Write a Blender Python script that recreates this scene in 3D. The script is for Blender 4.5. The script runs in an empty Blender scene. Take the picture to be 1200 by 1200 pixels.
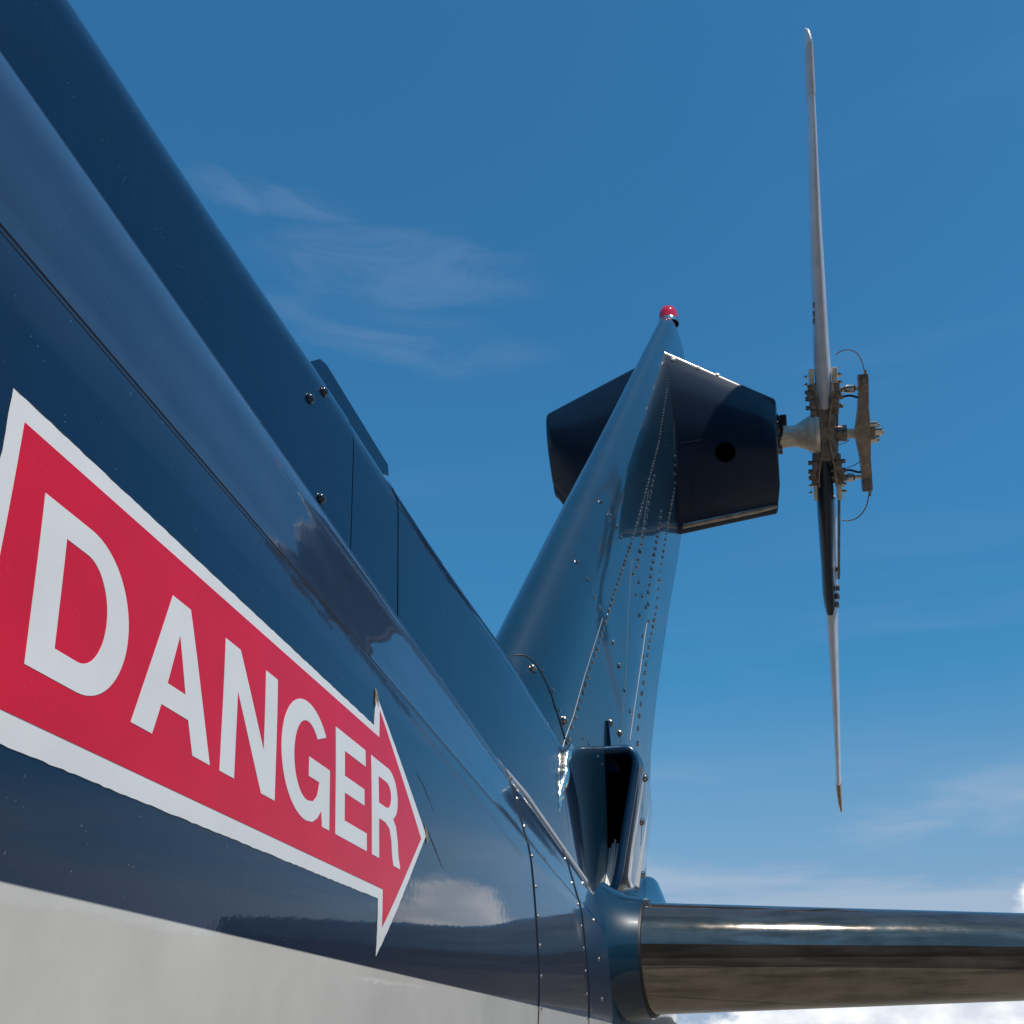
import bpy, bmesh, math, random
import numpy as np
from mathutils import Vector, Matrix, Euler
from mathutils.bvhtree import BVHTree
from mathutils import noise as mnoise
random.seed(7)
R = math.radians
sc = bpy.context.scene
col = sc.collection

# ------------------------------------------------------------------ camera
CAM = Vector((0, 0, 1.6))
PITCH = math.atan(0.5)
YAW = math.atan(450 / math.hypot(600, 1200))       # turned left of the boom axis (+Y is aft)
cam = bpy.data.objects.new('camera', bpy.data.cameras.new('camera'))
col.objects.link(cam)
cam.location = CAM
cam.rotation_euler = (math.pi / 2 + PITCH, 0, YAW)
cam.data.sensor_width = 36
cam.data.lens = 36
cam.data.clip_start = 0.01
cam.data.clip_end = 20000
sc.camera = cam
_M = cam.rotation_euler.to_matrix()

def ray(px, py):
    return _M @ Vector(((px - 600) / 1200, (600 - py) / 1200, -1))
def onX(px, py, X):
    v = ray(px, py); return CAM + v * (X - CAM.x) / v.x
def onY(px, py, Y):
    v = ray(px, py); return CAM + v * (Y - CAM.y) / v.y

# ------------------------------------------------------------------ sun, sky, exposure
SUN = Vector((0.40, -0.26, 0.88)).normalized()
sun_el = math.asin(SUN.z)
sl = bpy.data.lights.new('sun', 'SUN'); sl.energy = 4.4; sl.angle = R(0.53); sl.color = (1, 0.95, 0.88)
so = bpy.data.objects.new('sun', sl); col.objects.link(so)
so.rotation_euler = SUN.to_track_quat('Z', 'Y').to_euler(); so.location = (5, -5, 20)

def N(nt, typ, ins=None, **kw):
    n = nt.nodes.new(typ)
    for k, v in kw.items(): setattr(n, k, v)
    if ins:
        for k, v in ins.items():
            s = n.inputs[k]
            if isinstance(v, bpy.types.NodeSocket): nt.links.new(v, s)
            else: s.default_value = v
    return n
def math_(nt, op, a, b=0.0, c=0.0, clamp=False):
    return N(nt, 'ShaderNodeMath', {0: a, 1: b, 2: c}, operation=op, use_clamp=clamp).outputs[0]
def mapr(nt, v, a, b, c=0.0, d=1.0, smooth=False):
    return N(nt, 'ShaderNodeMapRange', {0: v, 1: a, 2: b, 3: c, 4: d},
             interpolation_type='SMOOTHSTEP' if smooth else 'LINEAR').outputs[0]
def mixc(nt, f, a, b, mode='MIX'):
    n = N(nt, 'ShaderNodeMix', {0: f}, data_type='RGBA', blend_type=mode)
    for i, v in ((6, a), (7, b)):
        if isinstance(v, bpy.types.NodeSocket): nt.links.new(v, n.inputs[i])
        else: n.inputs[i].default_value = (*v, 1) if len(v) == 3 else v
    return n.outputs[2]

w = bpy.data.worlds.new('World'); sc.world = w; w.use_nodes = True
nt = w.node_tree; nt.nodes.clear()
sky = N(nt, 'ShaderNodeTexSky', sky_type='NISHITA', sun_disc=False, sun_elevation=sun_el,
        sun_rotation=math.atan2(SUN.x, SUN.y), altitude=600, air_density=1.0, dust_density=0.35, ozone_density=3.0)
tc = N(nt, 'ShaderNodeTexCoord').outputs['Generated']
sep = N(nt, 'ShaderNodeSeparateXYZ', {0: tc})
X_, Y_, Z_ = sep.outputs
deep = mapr(nt, Z_, 0.05, 0.55, 0.68, 1.0, True)      # deeper, polarised-looking blue low down
skyc = mixc(nt, 1.0, sky.outputs[0], (0.36, 1.00, 1.16), 'MULTIPLY')
skyc = mixc(nt, 1.0, skyc, N(nt, 'ShaderNodeCombineXYZ', {0: deep, 1: deep, 2: deep}).outputs[0], 'MULTIPLY')
az = math_(nt, 'ARCTAN2', X_, Y_)                    # 0 = aft, + = to the right of the boom
el = math_(nt, 'ARCSINE', Z_)
# pale haze in the lowest part of the sky
hz = math_(nt, 'POWER', mapr(nt, el, 0.05, 0.30, 1, 0), 1.2)
c1 = mixc(nt, math_(nt, 'MULTIPLY', hz, 0.95), skyc, (2.1, 3.0, 4.6))
# cirrus: flat plane projection, stretched and warped
zc = math_(nt, 'ADD', math_(nt, 'MAXIMUM', Z_, 0.0), 0.12)
pu = math_(nt, 'DIVIDE', X_, zc); pv = math_(nt, 'DIVIDE', Y_, zc)
pv3 = N(nt, 'ShaderNodeCombineXYZ', {0: pu, 1: pv, 2: 0.0}).outputs[0]
mp = N(nt, 'ShaderNodeMapping', {0: pv3, 1: (0.8, 0.35, 0), 2: (0, 0, R(24)), 3: (0.55, 1.9, 1)})
ci = N(nt, 'ShaderNodeTexNoise', {'Vector': mp.outputs[0], 'Scale': 1.5, 'Detail': 7, 'Roughness': 0.52, 'Distortion': 0.55}).outputs[0]
ci2 = N(nt, 'ShaderNodeTexNoise', {'Vector': pv3, 'Scale': 0.7, 'Detail': 2}).outputs[0]
cim = math_(nt, 'MULTIPLY', mapr(nt, ci, 0.50, 0.80, 0, 1, True), mapr(nt, ci2, 0.42, 0.62, 0.15, 1, True))
# two soft wisps in the aft sky, besides the scattered ones
def wisp(a0, e0, ra, re, tilt):
    da = math_(nt, 'SUBTRACT', az, a0); de = math_(nt, 'SUBTRACT', el, e0)
    u_ = math_(nt, 'ADD', math_(nt, 'MULTIPLY', da, math.cos(tilt)), math_(nt, 'MULTIPLY', de, math.sin(tilt)))
    v_ = math_(nt, 'SUBTRACT', math_(nt, 'MULTIPLY', de, math.cos(tilt)), math_(nt, 'MULTIPLY', da, math.sin(tilt)))
    v_ = math_(nt, 'ADD', v_, math_(nt, 'MULTIPLY', math_(nt, 'SUBTRACT', wn, 0.5), 0.10))
    d_ = math_(nt, 'ADD', math_(nt, 'POWER', math_(nt, 'DIVIDE', u_, ra), 2.0), math_(nt, 'POWER', math_(nt, 'DIVIDE', v_, re), 2.0))
    return math_(nt, 'MULTIPLY', mapr(nt, d_, 0.0, 1.0, 1, 0, True), mapr(nt, wn2, 0.32, 0.66, 0.1, 1, True))
wv = N(nt, 'ShaderNodeCombineXYZ', {0: math_(nt, 'MULTIPLY', az, 2.2), 1: math_(nt, 'MULTIPLY', el, 10.0), 2: 5.1}).outputs[0]
wn = N(nt, 'ShaderNodeTexNoise', {'Vector': wv, 'Scale': 1.4, 'Detail': 6, 'Roughness': 0.55}).outputs[0]
wn2 = N(nt, 'ShaderNodeTexNoise', {'Vector': wv, 'Scale': 2.3, 'Detail': 10, 'Roughness': 0.6, 'Distortion': 1.0}).outputs[0]
wsp = math_(nt, 'MAXIMUM', wisp(-0.46, 0.692, 0.22, 0.034, 0.0), math_(nt, 'MAXIMUM', wisp(-0.46, 0.632, 0.22, 0.042, -0.12), wisp(-0.62, 0.735, 0.13, 0.020, -0.1)))
cim = math_(nt, 'MULTIPLY', cim, mapr(nt, Y_, 0.1, 0.5, 1.0, 0.35))
c2 = mixc(nt, math_(nt, 'MULTIPLY', math_(nt, 'MAXIMUM', cim, math_(nt, 'MULTIPLY', wsp, 0.32)), 0.42), c1, (3.0, 3.9, 5.4))
# thin level bands near the horizon
bv = N(nt, 'ShaderNodeCombineXYZ', {0: math_(nt, 'MULTIPLY', az, 1.5), 1: math_(nt, 'MULTIPLY', el, 11.0), 2: 3.1}).outputs[0]
bn = N(nt, 'ShaderNodeTexNoise', {'Vector': bv, 'Scale': 1.5, 'Detail': 6, 'Roughness': 0.55, 'Distortion': 0.3}).outputs[0]
bm_ = math_(nt, 'MULTIPLY', mapr(nt, bn, 0.38, 0.62, 0, 1, True), mapr(nt, el, 0.235, 0.14, 0, 1, True))
c3 = mixc(nt, math_(nt, 'MULTIPLY', bm_, 0.85), c2, (3.1, 4.0, 5.2))
# cumulus round the horizon
cv = N(nt, 'ShaderNodeCombineXYZ', {0: math_(nt, 'MULTIPLY', az, 1.0), 1: math_(nt, 'MULTIPLY', el, 1.5), 2: 2.9}).outputs[0]
cn = N(nt, 'ShaderNodeTexNoise', {'Vector': cv, 'Scale': 16.0, 'Detail': 9, 'Roughness': 0.62}).outputs[0]
cb = N(nt, 'ShaderNodeTexNoise', {'Vector': cv, 'Scale': 3.0, 'Detail': 2}).outputs[0]
def blob(a0, e0, ra, re):
    da = math_(nt, 'DIVIDE', math_(nt, 'SUBTRACT', az, a0), ra)
    de = math_(nt, 'DIVIDE', math_(nt, 'SUBTRACT', el, e0), re)
    return math_(nt, 'SUBTRACT', 1.0, math_(nt, 'ADD', math_(nt, 'POWER', math_(nt, 'ABSOLUTE', da), 2.0), math_(nt, 'MULTIPLY', de, de)))
top = mapr(nt, cb, 0.35, 0.7, -0.01, 0.055)
low = mapr(nt, math_(nt, 'SUBTRACT', top, el), -0.06, 0.03, -1, 0.9)
fld = math_(nt, 'MAXIMUM', low, blob(0.178, 0.068, 0.078, 0.088))
cm = mapr(nt, math_(nt, 'ADD', fld, math_(nt, 'MULTIPLY', math_(nt, 'SUBTRACT', cn, 0.5), 1.9)), 0.12, 0.42, 0, 1, True)
cs = N(nt, 'ShaderNodeTexNoise', {'Vector': cv, 'Scale': 20.0, 'Detail': 6}).outputs[0]
cc = mixc(nt, mapr(nt, cs, 0.35, 0.65, 0, 1, True), (5.6, 6.0, 6.8), (8.8, 8.9, 9.0))
c4 = mixc(nt, cm, c3, cc)
bg = N(nt, 'ShaderNodeBackground', {0: c4, 1: 0.124})
out = N(nt, 'ShaderNodeOutputWorld', {0: bg.outputs[0]})

sc.view_settings.view_transform = 'Standard'; sc.view_settings.look = 'None'
sc.view_settings.exposure = 0; sc.view_settings.gamma = 1; sc.view_settings.use_curve_mapping = False
sc.cycles.max_bounces = 8

# ------------------------------------------------------------------ materials
MATS = {}
def mat(name, color, rough=0.4, sheen=0.0, streak=0.0, dust_sheen=0.0, metal=0.0, coat=0.0, coatr=0.03, bump=0.0, bscale=40, mottle=0.0, mscale=12, dust=0.0, spec=0.5, wave=0.0, rvar=0.0, split=None):
    m = bpy.data.materials.new(name); m.use_nodes = True; t = m.node_tree; t.nodes.clear()
    o = N(t, 'ShaderNodeOutputMaterial')
    b = N(t, 'ShaderNodeBsdfPrincipled', {'Roughness': rough, 'Metallic': metal, 'Coat Weight': coat, 'Coat Roughness': coatr, 'Specular IOR Level': spec})
    t.links.new(b.outputs[0], o.inputs[0])
    geo = N(t, 'ShaderNodeNewGeometry').outputs['Position']
    c = N(t, 'ShaderNodeRGB'); c.outputs[0].default_value = (*color, 1); c = c.outputs[0]
    if split:                                        # painted lower colour, border line z = a + b*y
        a, bb, lower = split
        s = N(t, 'ShaderNodeSeparateXYZ', {0: geo})
        edge = math_(t, 'SUBTRACT', s.outputs[2], math_(t, 'ADD', a, math_(t, 'MULTIPLY', s.outputs[1], bb)))
        c = mixc(t, mapr(t, edge, -0.0004, 0.0004), lower, c)
    if mottle:
        n = N(t, 'ShaderNodeTexNoise', {'Vector': geo, 'Scale': mscale, 'Detail': 6, 'Roughness': 0.6}).outputs[0]
        f = mapr(t, n, 0.3, 0.7, 1 - mottle, 1 + mottle)
        cmb = N(t, 'ShaderNodeCombineXYZ', {0: f, 1: f, 2: f}).outputs[0]
        c = mixc(t, 1.0, c, cmb, 'MULTIPLY')
    if dust:                                         # dust specks and faint vertical run-off streaks
        v = N(t, 'ShaderNodeTexVoronoi', {'Vector': geo, 'Scale': 300.0, 'Randomness': 1.0})
        rnd = N(t, 'ShaderNodeSeparateColor', {0: v.outputs['Color']}).outputs[0]
        sp = math_(t, 'MULTIPLY', mapr(t, v.outputs['Distance'], 0.05, 0.13, 1, 0), mapr(t, rnd, 0.72, 0.98))
        mpn = N(t, 'ShaderNodeMapping', {0: geo, 3: (1, 1, 0.18)})
        st = N(t, 'ShaderNodeTexNoise', {'Vector': mpn.outputs[0], 'Scale': 55.0, 'Detail': 5, 'Roughness': 0.7}).outputs[0]
        fd = N(t, 'ShaderNodeTexNoise', {'Vector': geo, 'Scale': 5.0, 'Detail': 4}).outputs[0]
        stf = math_(t, 'MULTIPLY', mapr(t, st, 0.45, 0.75), mapr(t, fd, 0.35, 0.7))
        f = math_(t, 'ADD', math_(t, 'MULTIPLY', sp, 0.5), math_(t, 'MULTIPLY', stf, 0.007), clamp=True)
        c = mixc(t, math_(t, 'MULTIPLY', f, dust), c, (0.42, 0.42, 0.42))
        t.links.new(math_(t, 'ADD', coatr, math_(t, 'MULTIPLY', stf, 0.06)), b.inputs['Coat Roughness'])
    if sheen:                                        # fine dust film: brightens towards grazing view
        b.inputs['Sheen Weight'].default_value = sheen; b.inputs['Sheen Roughness'].default_value = 0.35
        b.inputs['Sheen Tint'].default_value = (0.55, 0.72, 0.95, 1)
    if streak:                                       # lengthwise darker streaks and brown patches on polished skin
        mps = N(t, 'ShaderNodeMapping', {0: geo, 2: (0, 0, R(-12)), 3: (1.2, 6, 26)})
        ns = N(t, 'ShaderNodeTexNoise', {'Vector': mps.outputs[0], 'Scale': 2.6, 'Detail': 8, 'Roughness': 0.62, 'Distortion': 0.4}).outputs[0]
        c = mixc(t, mapr(t, ns, 0.42, 0.62, 0, streak, True), c, tuple(q * 0.25 for q in color))
        ns2 = N(t, 'ShaderNodeTexNoise', {'Vector': geo, 'Scale': 9.0, 'Detail': 5}).outputs[0]
        c = mixc(t, mapr(t, ns2, 0.55, 0.70, 0, streak * 0.15, True), c, (0.24, 0.16, 0.09))
    if dust_sheen:                                       # dust tone on upward-facing skin, also painting in the ridge's sheen
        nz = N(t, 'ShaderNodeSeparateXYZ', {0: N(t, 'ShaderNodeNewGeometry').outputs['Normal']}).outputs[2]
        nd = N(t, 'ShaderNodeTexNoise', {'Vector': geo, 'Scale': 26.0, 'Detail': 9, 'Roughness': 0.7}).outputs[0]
        c = mixc(t, math_(t, 'MULTIPLY', mapr(t, nz, 0.12, 0.85, 0, dust_sheen), mapr(t, nd, 0.25, 0.65, 0.55, 1.1)), c, (0.30, 0.36, 0.45))
    if rvar:
        n = N(t, 'ShaderNodeTexNoise', {'Vector': geo, 'Scale': mscale * 1.7, 'Detail': 7, 'Roughness': 0.65}).outputs[0]
        t.links.new(mapr(t, n, 0.3, 0.7, max(0.02, rough - rvar), rough + rvar), b.inputs['Roughness'])
    t.links.new(c, b.inputs['Base Color'])
    nrm = None
    if wave:                                         # sheet metal is never quite flat
        n = N(t, 'ShaderNodeTexNoise', {'Vector': geo, 'Scale': 4.0, 'Detail': 0.6}).outputs[0]
        nrm = N(t, 'ShaderNodeBump', {'Strength': 1.0, 'Distance': wave, 'Height': n}).outputs[0]
    if bump:
        n = N(t, 'ShaderNodeTexNoise', {'Vector': geo, 'Scale': bscale, 'Detail': 4}).outputs[0]
        d = {'Strength': 1.0, 'Distance': bump, 'Height': n}
        if nrm: d['Normal'] = nrm
        nrm = N(t, 'ShaderNodeBump', d).outputs[0]
    if nrm:
        t.links.new(nrm, b.inputs['Normal']); t.links.new(nrm, b.inputs['Coat Normal'])
    MATS[name] = m
    return m
NAVY = (0.0008, 0.0090, 0.033)
paint = mat('blue_paint', NAVY, 0.35, coat=1.0, coatr=0.035, mottle=0.12, dust=1.0, bump=0.00003, bscale=220, wave=0.0012, spec=0.10, dust_sheen=0.06,
            split=None)
fin_paint = mat('blue_fin_paint', (0.0045, 0.026, 0.050), 0.35, coat=0.75, coatr=0.05, mottle=0.12, dust=0.7, wave=0.003, spec=0.2)
gear_paint = mat('blue_gearbox_paint', (0.0036, 0.016, 0.040), 0.4, coat=0.6, coatr=0.16, mottle=0.15, dust=0.8, wave=0.001, spec=0.2)
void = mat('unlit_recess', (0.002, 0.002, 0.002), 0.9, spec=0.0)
boom_paint = None
steel = mat('polished_metal', (0.62, 0.58, 0.52), 0.16, metal=1.0, mottle=0.15, mscale=18, rvar=0.08, bump=0.00004, bscale=90)
stab_m = mat('polished_stabilizer_paint', (0.22, 0.185, 0.155), 0.07, metal=0.85, coat=0.25, coatr=0.04, mottle=0.25, mscale=14, dust=0.6, rvar=0.03, wave=0.0018, streak=0.55)
rivet_m = mat('rivet_metal', (0.42, 0.36, 0.30), 0.22, metal=1.0, mottle=0.3, mscale=60)
navyrivet = mat('painted_rivet', (0.03, 0.05, 0.08), 0.2, coat=1.0, mottle=0.3, mscale=60)
screw_m = mat('black_screw', (0.012, 0.012, 0.016), 0.15, coat=1.0, bump=0.0001)
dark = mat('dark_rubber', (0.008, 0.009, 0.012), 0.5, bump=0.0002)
grease = mat('greasy_steel', (0.22, 0.185, 0.155), 0.38, metal=0.6, mottle=0.5, mscale=70, bump=0.0006, bscale=120)
beige = mat('beige_primer_metal', (0.80, 0.70, 0.55), 0.35, metal=0.15, mottle=0.3, mscale=40, bump=0.0003, bscale=90)
bronze = mat('bronze_arm_metal', (0.33, 0.25, 0.18), 0.35, metal=0.5, mottle=0.4, mscale=45)
blade_m = mat('pale_grey_blade_paint', (0.72, 0.69, 0.69), 0.3, coat=0.5, coatr=0.1, mottle=0.12, mscale=20)
cuff_m = mat('dark_blade_boot', (0.012, 0.02, 0.035), 0.4, coat=0.6, coatr=0.15, mottle=0.2)
tip_m = mat('ochre_blade_tip', (0.36, 0.20, 0.05), 0.35, coat=0.3, mottle=0.3, mscale=50)
tip_glint = mat('glint_blade_tip', (0.86, 0.82, 0.72), 0.3, metal=0.25, coat=0.6, mottle=0.1)  # paled so the upper tip's sun glint sits in its colour
white_d = mat('white_decal_film', (0.80, 0.765, 0.72), 0.35, coat=0.2, coatr=0.15, spec=0.3, mottle=0.04, mscale=30, dust=0.5)
red_d = mat('red_decal_film', (0.70, 0.008, 0.030), 0.35, coat=0.2, coatr=0.15, spec=0.25, mottle=0.07, mscale=30, dust=0.5)
ochre = mat('worn_decal_edge', (0.30, 0.22, 0.12), 0.6, mottle=0.6, mscale=300)
finrivet = mat('dull_rivet', (0.24, 0.20, 0.17), 0.14, metal=0.9, coat=0.6, mottle=0.5, mscale=60)
rim_m = mat('blue_rim_paint', (0.004, 0.045, 0.11), 0.3, coat=1.0, coatr=0.09)
highlight_m = mat('grey_ridge_highlight', (0.46, 0.43, 0.42), 0.35, coat=0.5, coatr=0.1, mottle=0.2, mscale=30, bump=0.0003, bscale=60)  # highlight tone of the boom's shoulder, put into the colour
edge_m = mat('lower_edge_reflection', (0.42, 0.35, 0.28), 0.35, metal=0.7, mottle=0.4, mscale=30)
lap_m = mat('lap_edge_glint', (0.24, 0.24, 0.25), 0.4, metal=0.6)  # paler than the fin, standing in for sun glint on the lap
red_l = mat('red_lens', (0.62, 0.0, 0.012), 0.08, coat=1.0, coatr=0.02, bump=0.0002, bscale=30)
slat_m = mat('white_slat_metal', (0.85, 0.84, 0.80), 0.35)
putty = mat('shiny_seal_metal', (0.8, 0.74, 0.62), 0.18, metal=1.0, bump=0.004, bscale=45)
glass = mat('cabin_glass', (0.01, 0.012, 0.015), 0.05, coat=1.0)
hill_m = mat('wooded_hill', (0.030, 0.040, 0.028), 0.9, mottle=0.6, mscale=0.02)
def split_paint(a, b):
    return mat('boom_paint', NAVY, 0.35, coat=1.0, coatr=0.015, mottle=0.10, dust=1.0, bump=0.00004, bscale=160, wave=0.0011, spec=0.15, sheen=0.05, dust_sheen=0.30,
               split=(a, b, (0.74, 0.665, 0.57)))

# ------------------------------------------------------------------ mesh helpers
heli = bpy.data.objects.new('helicopter', None); col.objects.link(heli)
heli.location = (-0.5, -1.4, 0)
heli['label'] = 'navy blue helicopter with white belly and a red DANGER arrow on its tail boom'
heli['category'] = 'helicopter'
bpy.context.view_layer.update()
HI = Matrix.Translation(-heli.location)

def obj(name, bm, m, parent=heli, smooth=35, kind=None, label=None):
    me = bpy.data.meshes.new(name)
    bmesh.ops.recalc_face_normals(bm, faces=bm.faces) if not getattr(bm, '_keep', False) else None
    bm.to_mesh(me); bm.free()
    for mm in (m if isinstance(m, (list, tuple)) else [m]): me.materials.append(mm)
    if smooth:
        for p_ in me.polygons: p_.use_smooth = True
        me.set_sharp_from_angle(angle=R(smooth))
    o = bpy.data.objects.new(name, me); col.objects.link(o)
    if parent is not None:
        me.transform(HI)                             # parts are written in world metres
        o.parent = parent
    if kind: o['kind'] = kind
    if label: o['label'] = label
    return o

def loft(bm, rings, closed=True, cap0=True, cap1=True):
    vs = [[bm.verts.new(p) for p in r] for r in rings]
    n = len(vs[0])
    for a, b in zip(vs, vs[1:]):
        for i in range(n if closed else n - 1):
            j = (i + 1) % n
            try: bm.faces.new((a[i], a[j], b[j], b[i]))
            except ValueError: pass
    if closed and cap0: bm.faces.new(vs[0][::-1])
    if closed and cap1: bm.faces.new(vs[-1])
    return vs

def frame(d):
    d = Vector(d).normalized()
    u = d.orthogonal().normalized(); return u, d.cross(u)
def tube(bm, pts, r, seg=10, cap=True):
    pts = [Vector(p) for p in pts]
    rs = r if isinstance(r, (list, tuple)) else [r] * len(pts)
    u = None; rings = []
    for i, p in enumerate(pts):
        d = (pts[min(i + 1, len(pts) - 1)] - pts[max(i - 1, 0)]).normalized()
        if u is None: u = d.orthogonal().normalized()
        u = (u - d * u.dot(d)).normalized(); v = d.cross(u)
        rings.append([p + (u * math.cos(a) + v * math.sin(a)) * rs[i] for a in [2 * math.pi * k / seg for k in range(seg)]])
    loft(bm, rings, True, cap, cap)
def spline(pts, n):
    pts = [Vector(p) for p in pts]; P = [2 * pts[0] - pts[1]] + pts + [2 * pts[-1] - pts[-2]]
    out_ = []
    for i in range(1, len(P) - 2):
        for k in range(n):
            t = k / n; a, b, c, d = P[i - 1:i + 3]
            out_.append(0.5 * ((2 * b) + (c - a) * t + (2 * a - 5 * b + 4 * c - d) * t * t + (3 * b - a - 3 * c + d) * t ** 3))
    out_.append(P[-2]); return out_
def dome(bm, p, nrm, r, h=0.55, seg=8, rows=3):
    u, v = frame(nrm); nrm = Vector(nrm).normalized()
    prev = None
    for k in range(rows + 1):
        a = math.pi / 2 * k / rows
        if k < rows:
            ring = [bm.verts.new(p + (u * math.cos(t) + v * math.sin(t)) * r * math.cos(a) + nrm * r * h * math.sin(a) - nrm * r * 0.05 * (k == 0))
                    for t in [2 * math.pi * q / seg for q in range(seg)]]
            if prev:
                for i in range(seg): bm.faces.new((prev[i], prev[(i + 1) % seg], ring[(i + 1) % seg], ring[i]))
            prev = ring
        else:
            tpt = bm.verts.new(p + nrm * r * h)
            for i in range(seg): bm.faces.new((prev[i], prev[(i + 1) % seg], tpt))
def box(bm, c, s, M=None, bev=0.0):
    g = bmesh.ops.create_cube(bm, size=1.0)
    vs = g['verts']
    for v in vs: v.co = Vector((v.co.x * s[0], v.co.y * s[1], v.co.z * s[2]))
    if bev:
        es = list({e for v in vs for e in v.link_edges})
        r_ = bmesh.ops.bevel(bm, geom=es, offset=bev, segments=2, affect='EDGES', profile=0.6)
        vs = list({v for f in r_['faces'] for v in f.verts} | {v for v in vs if v.is_valid})
    for v in vs:
        q = v.co + Vector(c)
        v.co = M @ q if M else q
def bvh_of(bm):
    bmesh.ops.recalc_face_normals(bm, faces=bm.faces); bm.normal_update(); bm.faces.ensure_lookup_table()
    return BVHTree.FromBMesh(bm)
def cyl(bm, a, b, r, seg=16, r2=None):
    tube(bm, [a, b], [r, r if r2 is None else r2], seg)

def hit(bv, px, py):
    loc, nrm, _, _ = bv.ray_cast(CAM, ray(px, py).normalized())
    return (loc, nrm) if loc else (None, None)
def surf_line(bvs, pix, step):
    """equally spaced points that lie on a surface, along a line of way-points"""
    W = []
    for q in pix:
        l, n = hit(bvs, *q)
        if l: W.append(l)
    out_ = []
    if len(W) < 2: return out_
    L = [0]
    for a, b in zip(W, W[1:]): L.append(L[-1] + (b - a).length)
    n = max(1, round(L[-1] / step))
    for k in range(n + 1):
        s = L[-1] * k / n
        i = max(j for j in range(len(L)) if L[j] <= s + 1e-9); i = min(i, len(W) - 2)
        t = (s - L[i]) / max(1e-9, L[i + 1] - L[i])
        p = W[i].lerp(W[i + 1], t)
        l, nn, _, _ = bvs.find_nearest(p)
        if nn.dot(CAM - l) < 0: nn = -nn
        out_.append((l, nn))
    return out_
def rivets(name, bvs, lines, m=rivet_m, parent=None):
    bm = bmesh.new()
    for pix, step, r in lines:
        for l, n in surf_line(bvs, pix, step):
            l = l + Vector([random.uniform(-1, 1) * r * 0.12 for _ in range(3)])
            dome(bm, l, n, r * random.uniform(0.92, 1.08), 0.6, 7, 2)
    return obj(name, bm, m, parent, kind='stuff')
def seam(bm, bvs, pix, wd=0.0012, step=0.01, h=0.0004):
    P = surf_line(bvs, pix, step)
    if len(P) < 3: return
    rings = []
    for i, (l, n) in enumerate(P):
        d = (P[min(i + 1, len(P) - 1)][0] - P[max(i - 1, 0)][0]).normalized()
        s = d.cross(n).normalized()
        rings.append([l - s * wd - n * 0.0004, l - s * wd * 0.6 + n * h, l + s * wd * 0.6 + n * h, l + s * wd - n * 0.0004])
    loft(bm, rings)

def islands(bm):
    seen = set(); out_ = []
    for v in bm.verts:
        if v in seen: continue
        st = [v]; seen.add(v); comp = []
        while st:
            q = st.pop(); comp.append(q)
            for e in q.link_edges:
                o = e.other_vert(q)
                if o not in seen: seen.add(o); st.append(o)
        out_.append(comp)
    return out_
def pieces(name, bm, m, parent):
    """every loose piece of the bmesh becomes an object of its own"""
    rT(bm)
    for comp in islands(bm):
        b2 = bmesh.new(); mp2 = {v: b2.verts.new(v.co) for v in comp}
        for f in {f for v in comp for f in v.link_faces}: b2.faces.new([mp2[v] for v in f.verts])
        child(obj(name, b2, m, heli), parent)
    bm.free()

def child(o, parent):
    """parent a part under a part (both written in the same local metres)"""
    o.parent = parent; return o

# ------------------------------------------------------------------ ground, hills
bm = bmesh.new()
rad = [0, 3, 8, 20, 60, 200, 800, 3000, 9000]
prev = None
for r_ in rad:
    if r_ == 0: c0 = bm.verts.new((0, 0, 0)); continue
    ring = [bm.verts.new((r_ * math.cos(a), r_ * math.sin(a), 0)) for a in [2 * math.pi * k / 64 for k in range(64)]]
    for i in range(64):
        j = (i + 1) % 64
        if prev: bm.faces.new((prev[i], ring[i], ring[j], prev[j]))
        else: bm.faces.new((c0, ring[i], ring[j]))
    prev = ring
gm = bpy.data.materials.new('apron_concrete'); gm.use_nodes = True; t = gm.node_tree; t.nodes.clear()
o_ = N(t, 'ShaderNodeOutputMaterial'); b_ = N(t, 'ShaderNodeBsdfPrincipled', {'Roughness': 0.85}); t.links.new(b_.outputs[0], o_.inputs[0])
geo = N(t, 'ShaderNodeNewGeometry').outputs['Position']
n1 = N(t, 'ShaderNodeTexNoise', {'Vector': geo, 'Scale': 0.35, 'Detail': 8, 'Roughness': 0.65}).outputs[0]
n2 = N(t, 'ShaderNodeTexNoise', {'Vector': geo, 'Scale': 60.0, 'Detail': 4}).outputs[0]
br = N(t, 'ShaderNodeTexBrick', {'Vector': geo, 'Color1': (1, 1, 1, 1), 'Color2': (0.9, 0.9, 0.9, 1), 'Mortar': (0.3, 0.3, 0.3, 1), 'Scale': 1.0,
      'Mortar Size': 0.012, 'Brick Width': 4.0, 'Row Height': 4.0}, offset=0.0).outputs[0]
gc = mixc(t, mapr(t, n1, 0.35, 0.65), (0.17, 0.145, 0.115), (0.26, 0.225, 0.18))
gc = mixc(t, 1.0, gc, br, 'MULTIPLY')
dist = N(t, 'ShaderNodeVectorMath', {0: geo}, operation='LENGTH').outputs['Value']
gc = mixc(t, mapr(t, dist, 35, 45), gc, mixc(t, mapr(t, n1, 0.4, 0.6), (0.035, 0.05, 0.018), (0.07, 0.075, 0.03)))
gx = N(t, 'ShaderNodeSeparateXYZ', {0: geo}).outputs[0]
gc = mixc(t, mapr(t, gx, 2.2, 2.25), gc, mixc(t, mapr(t, n1, 0.35, 0.65), (0.026, 0.023, 0.020), (0.046, 0.040, 0.034)))  # unseen dark ground added on the right to darken what is mirrored
t.links.new(gc, b_.inputs['Base Color'])
t.links.new(N(t, 'ShaderNodeBump', {'Strength': 0.4, 'Distance': 0.002, 'Height': n2}).outputs[0], b_.inputs['Normal'])
g = obj('ground', bm, gm, None); g['kind'] = 'structure'

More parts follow.
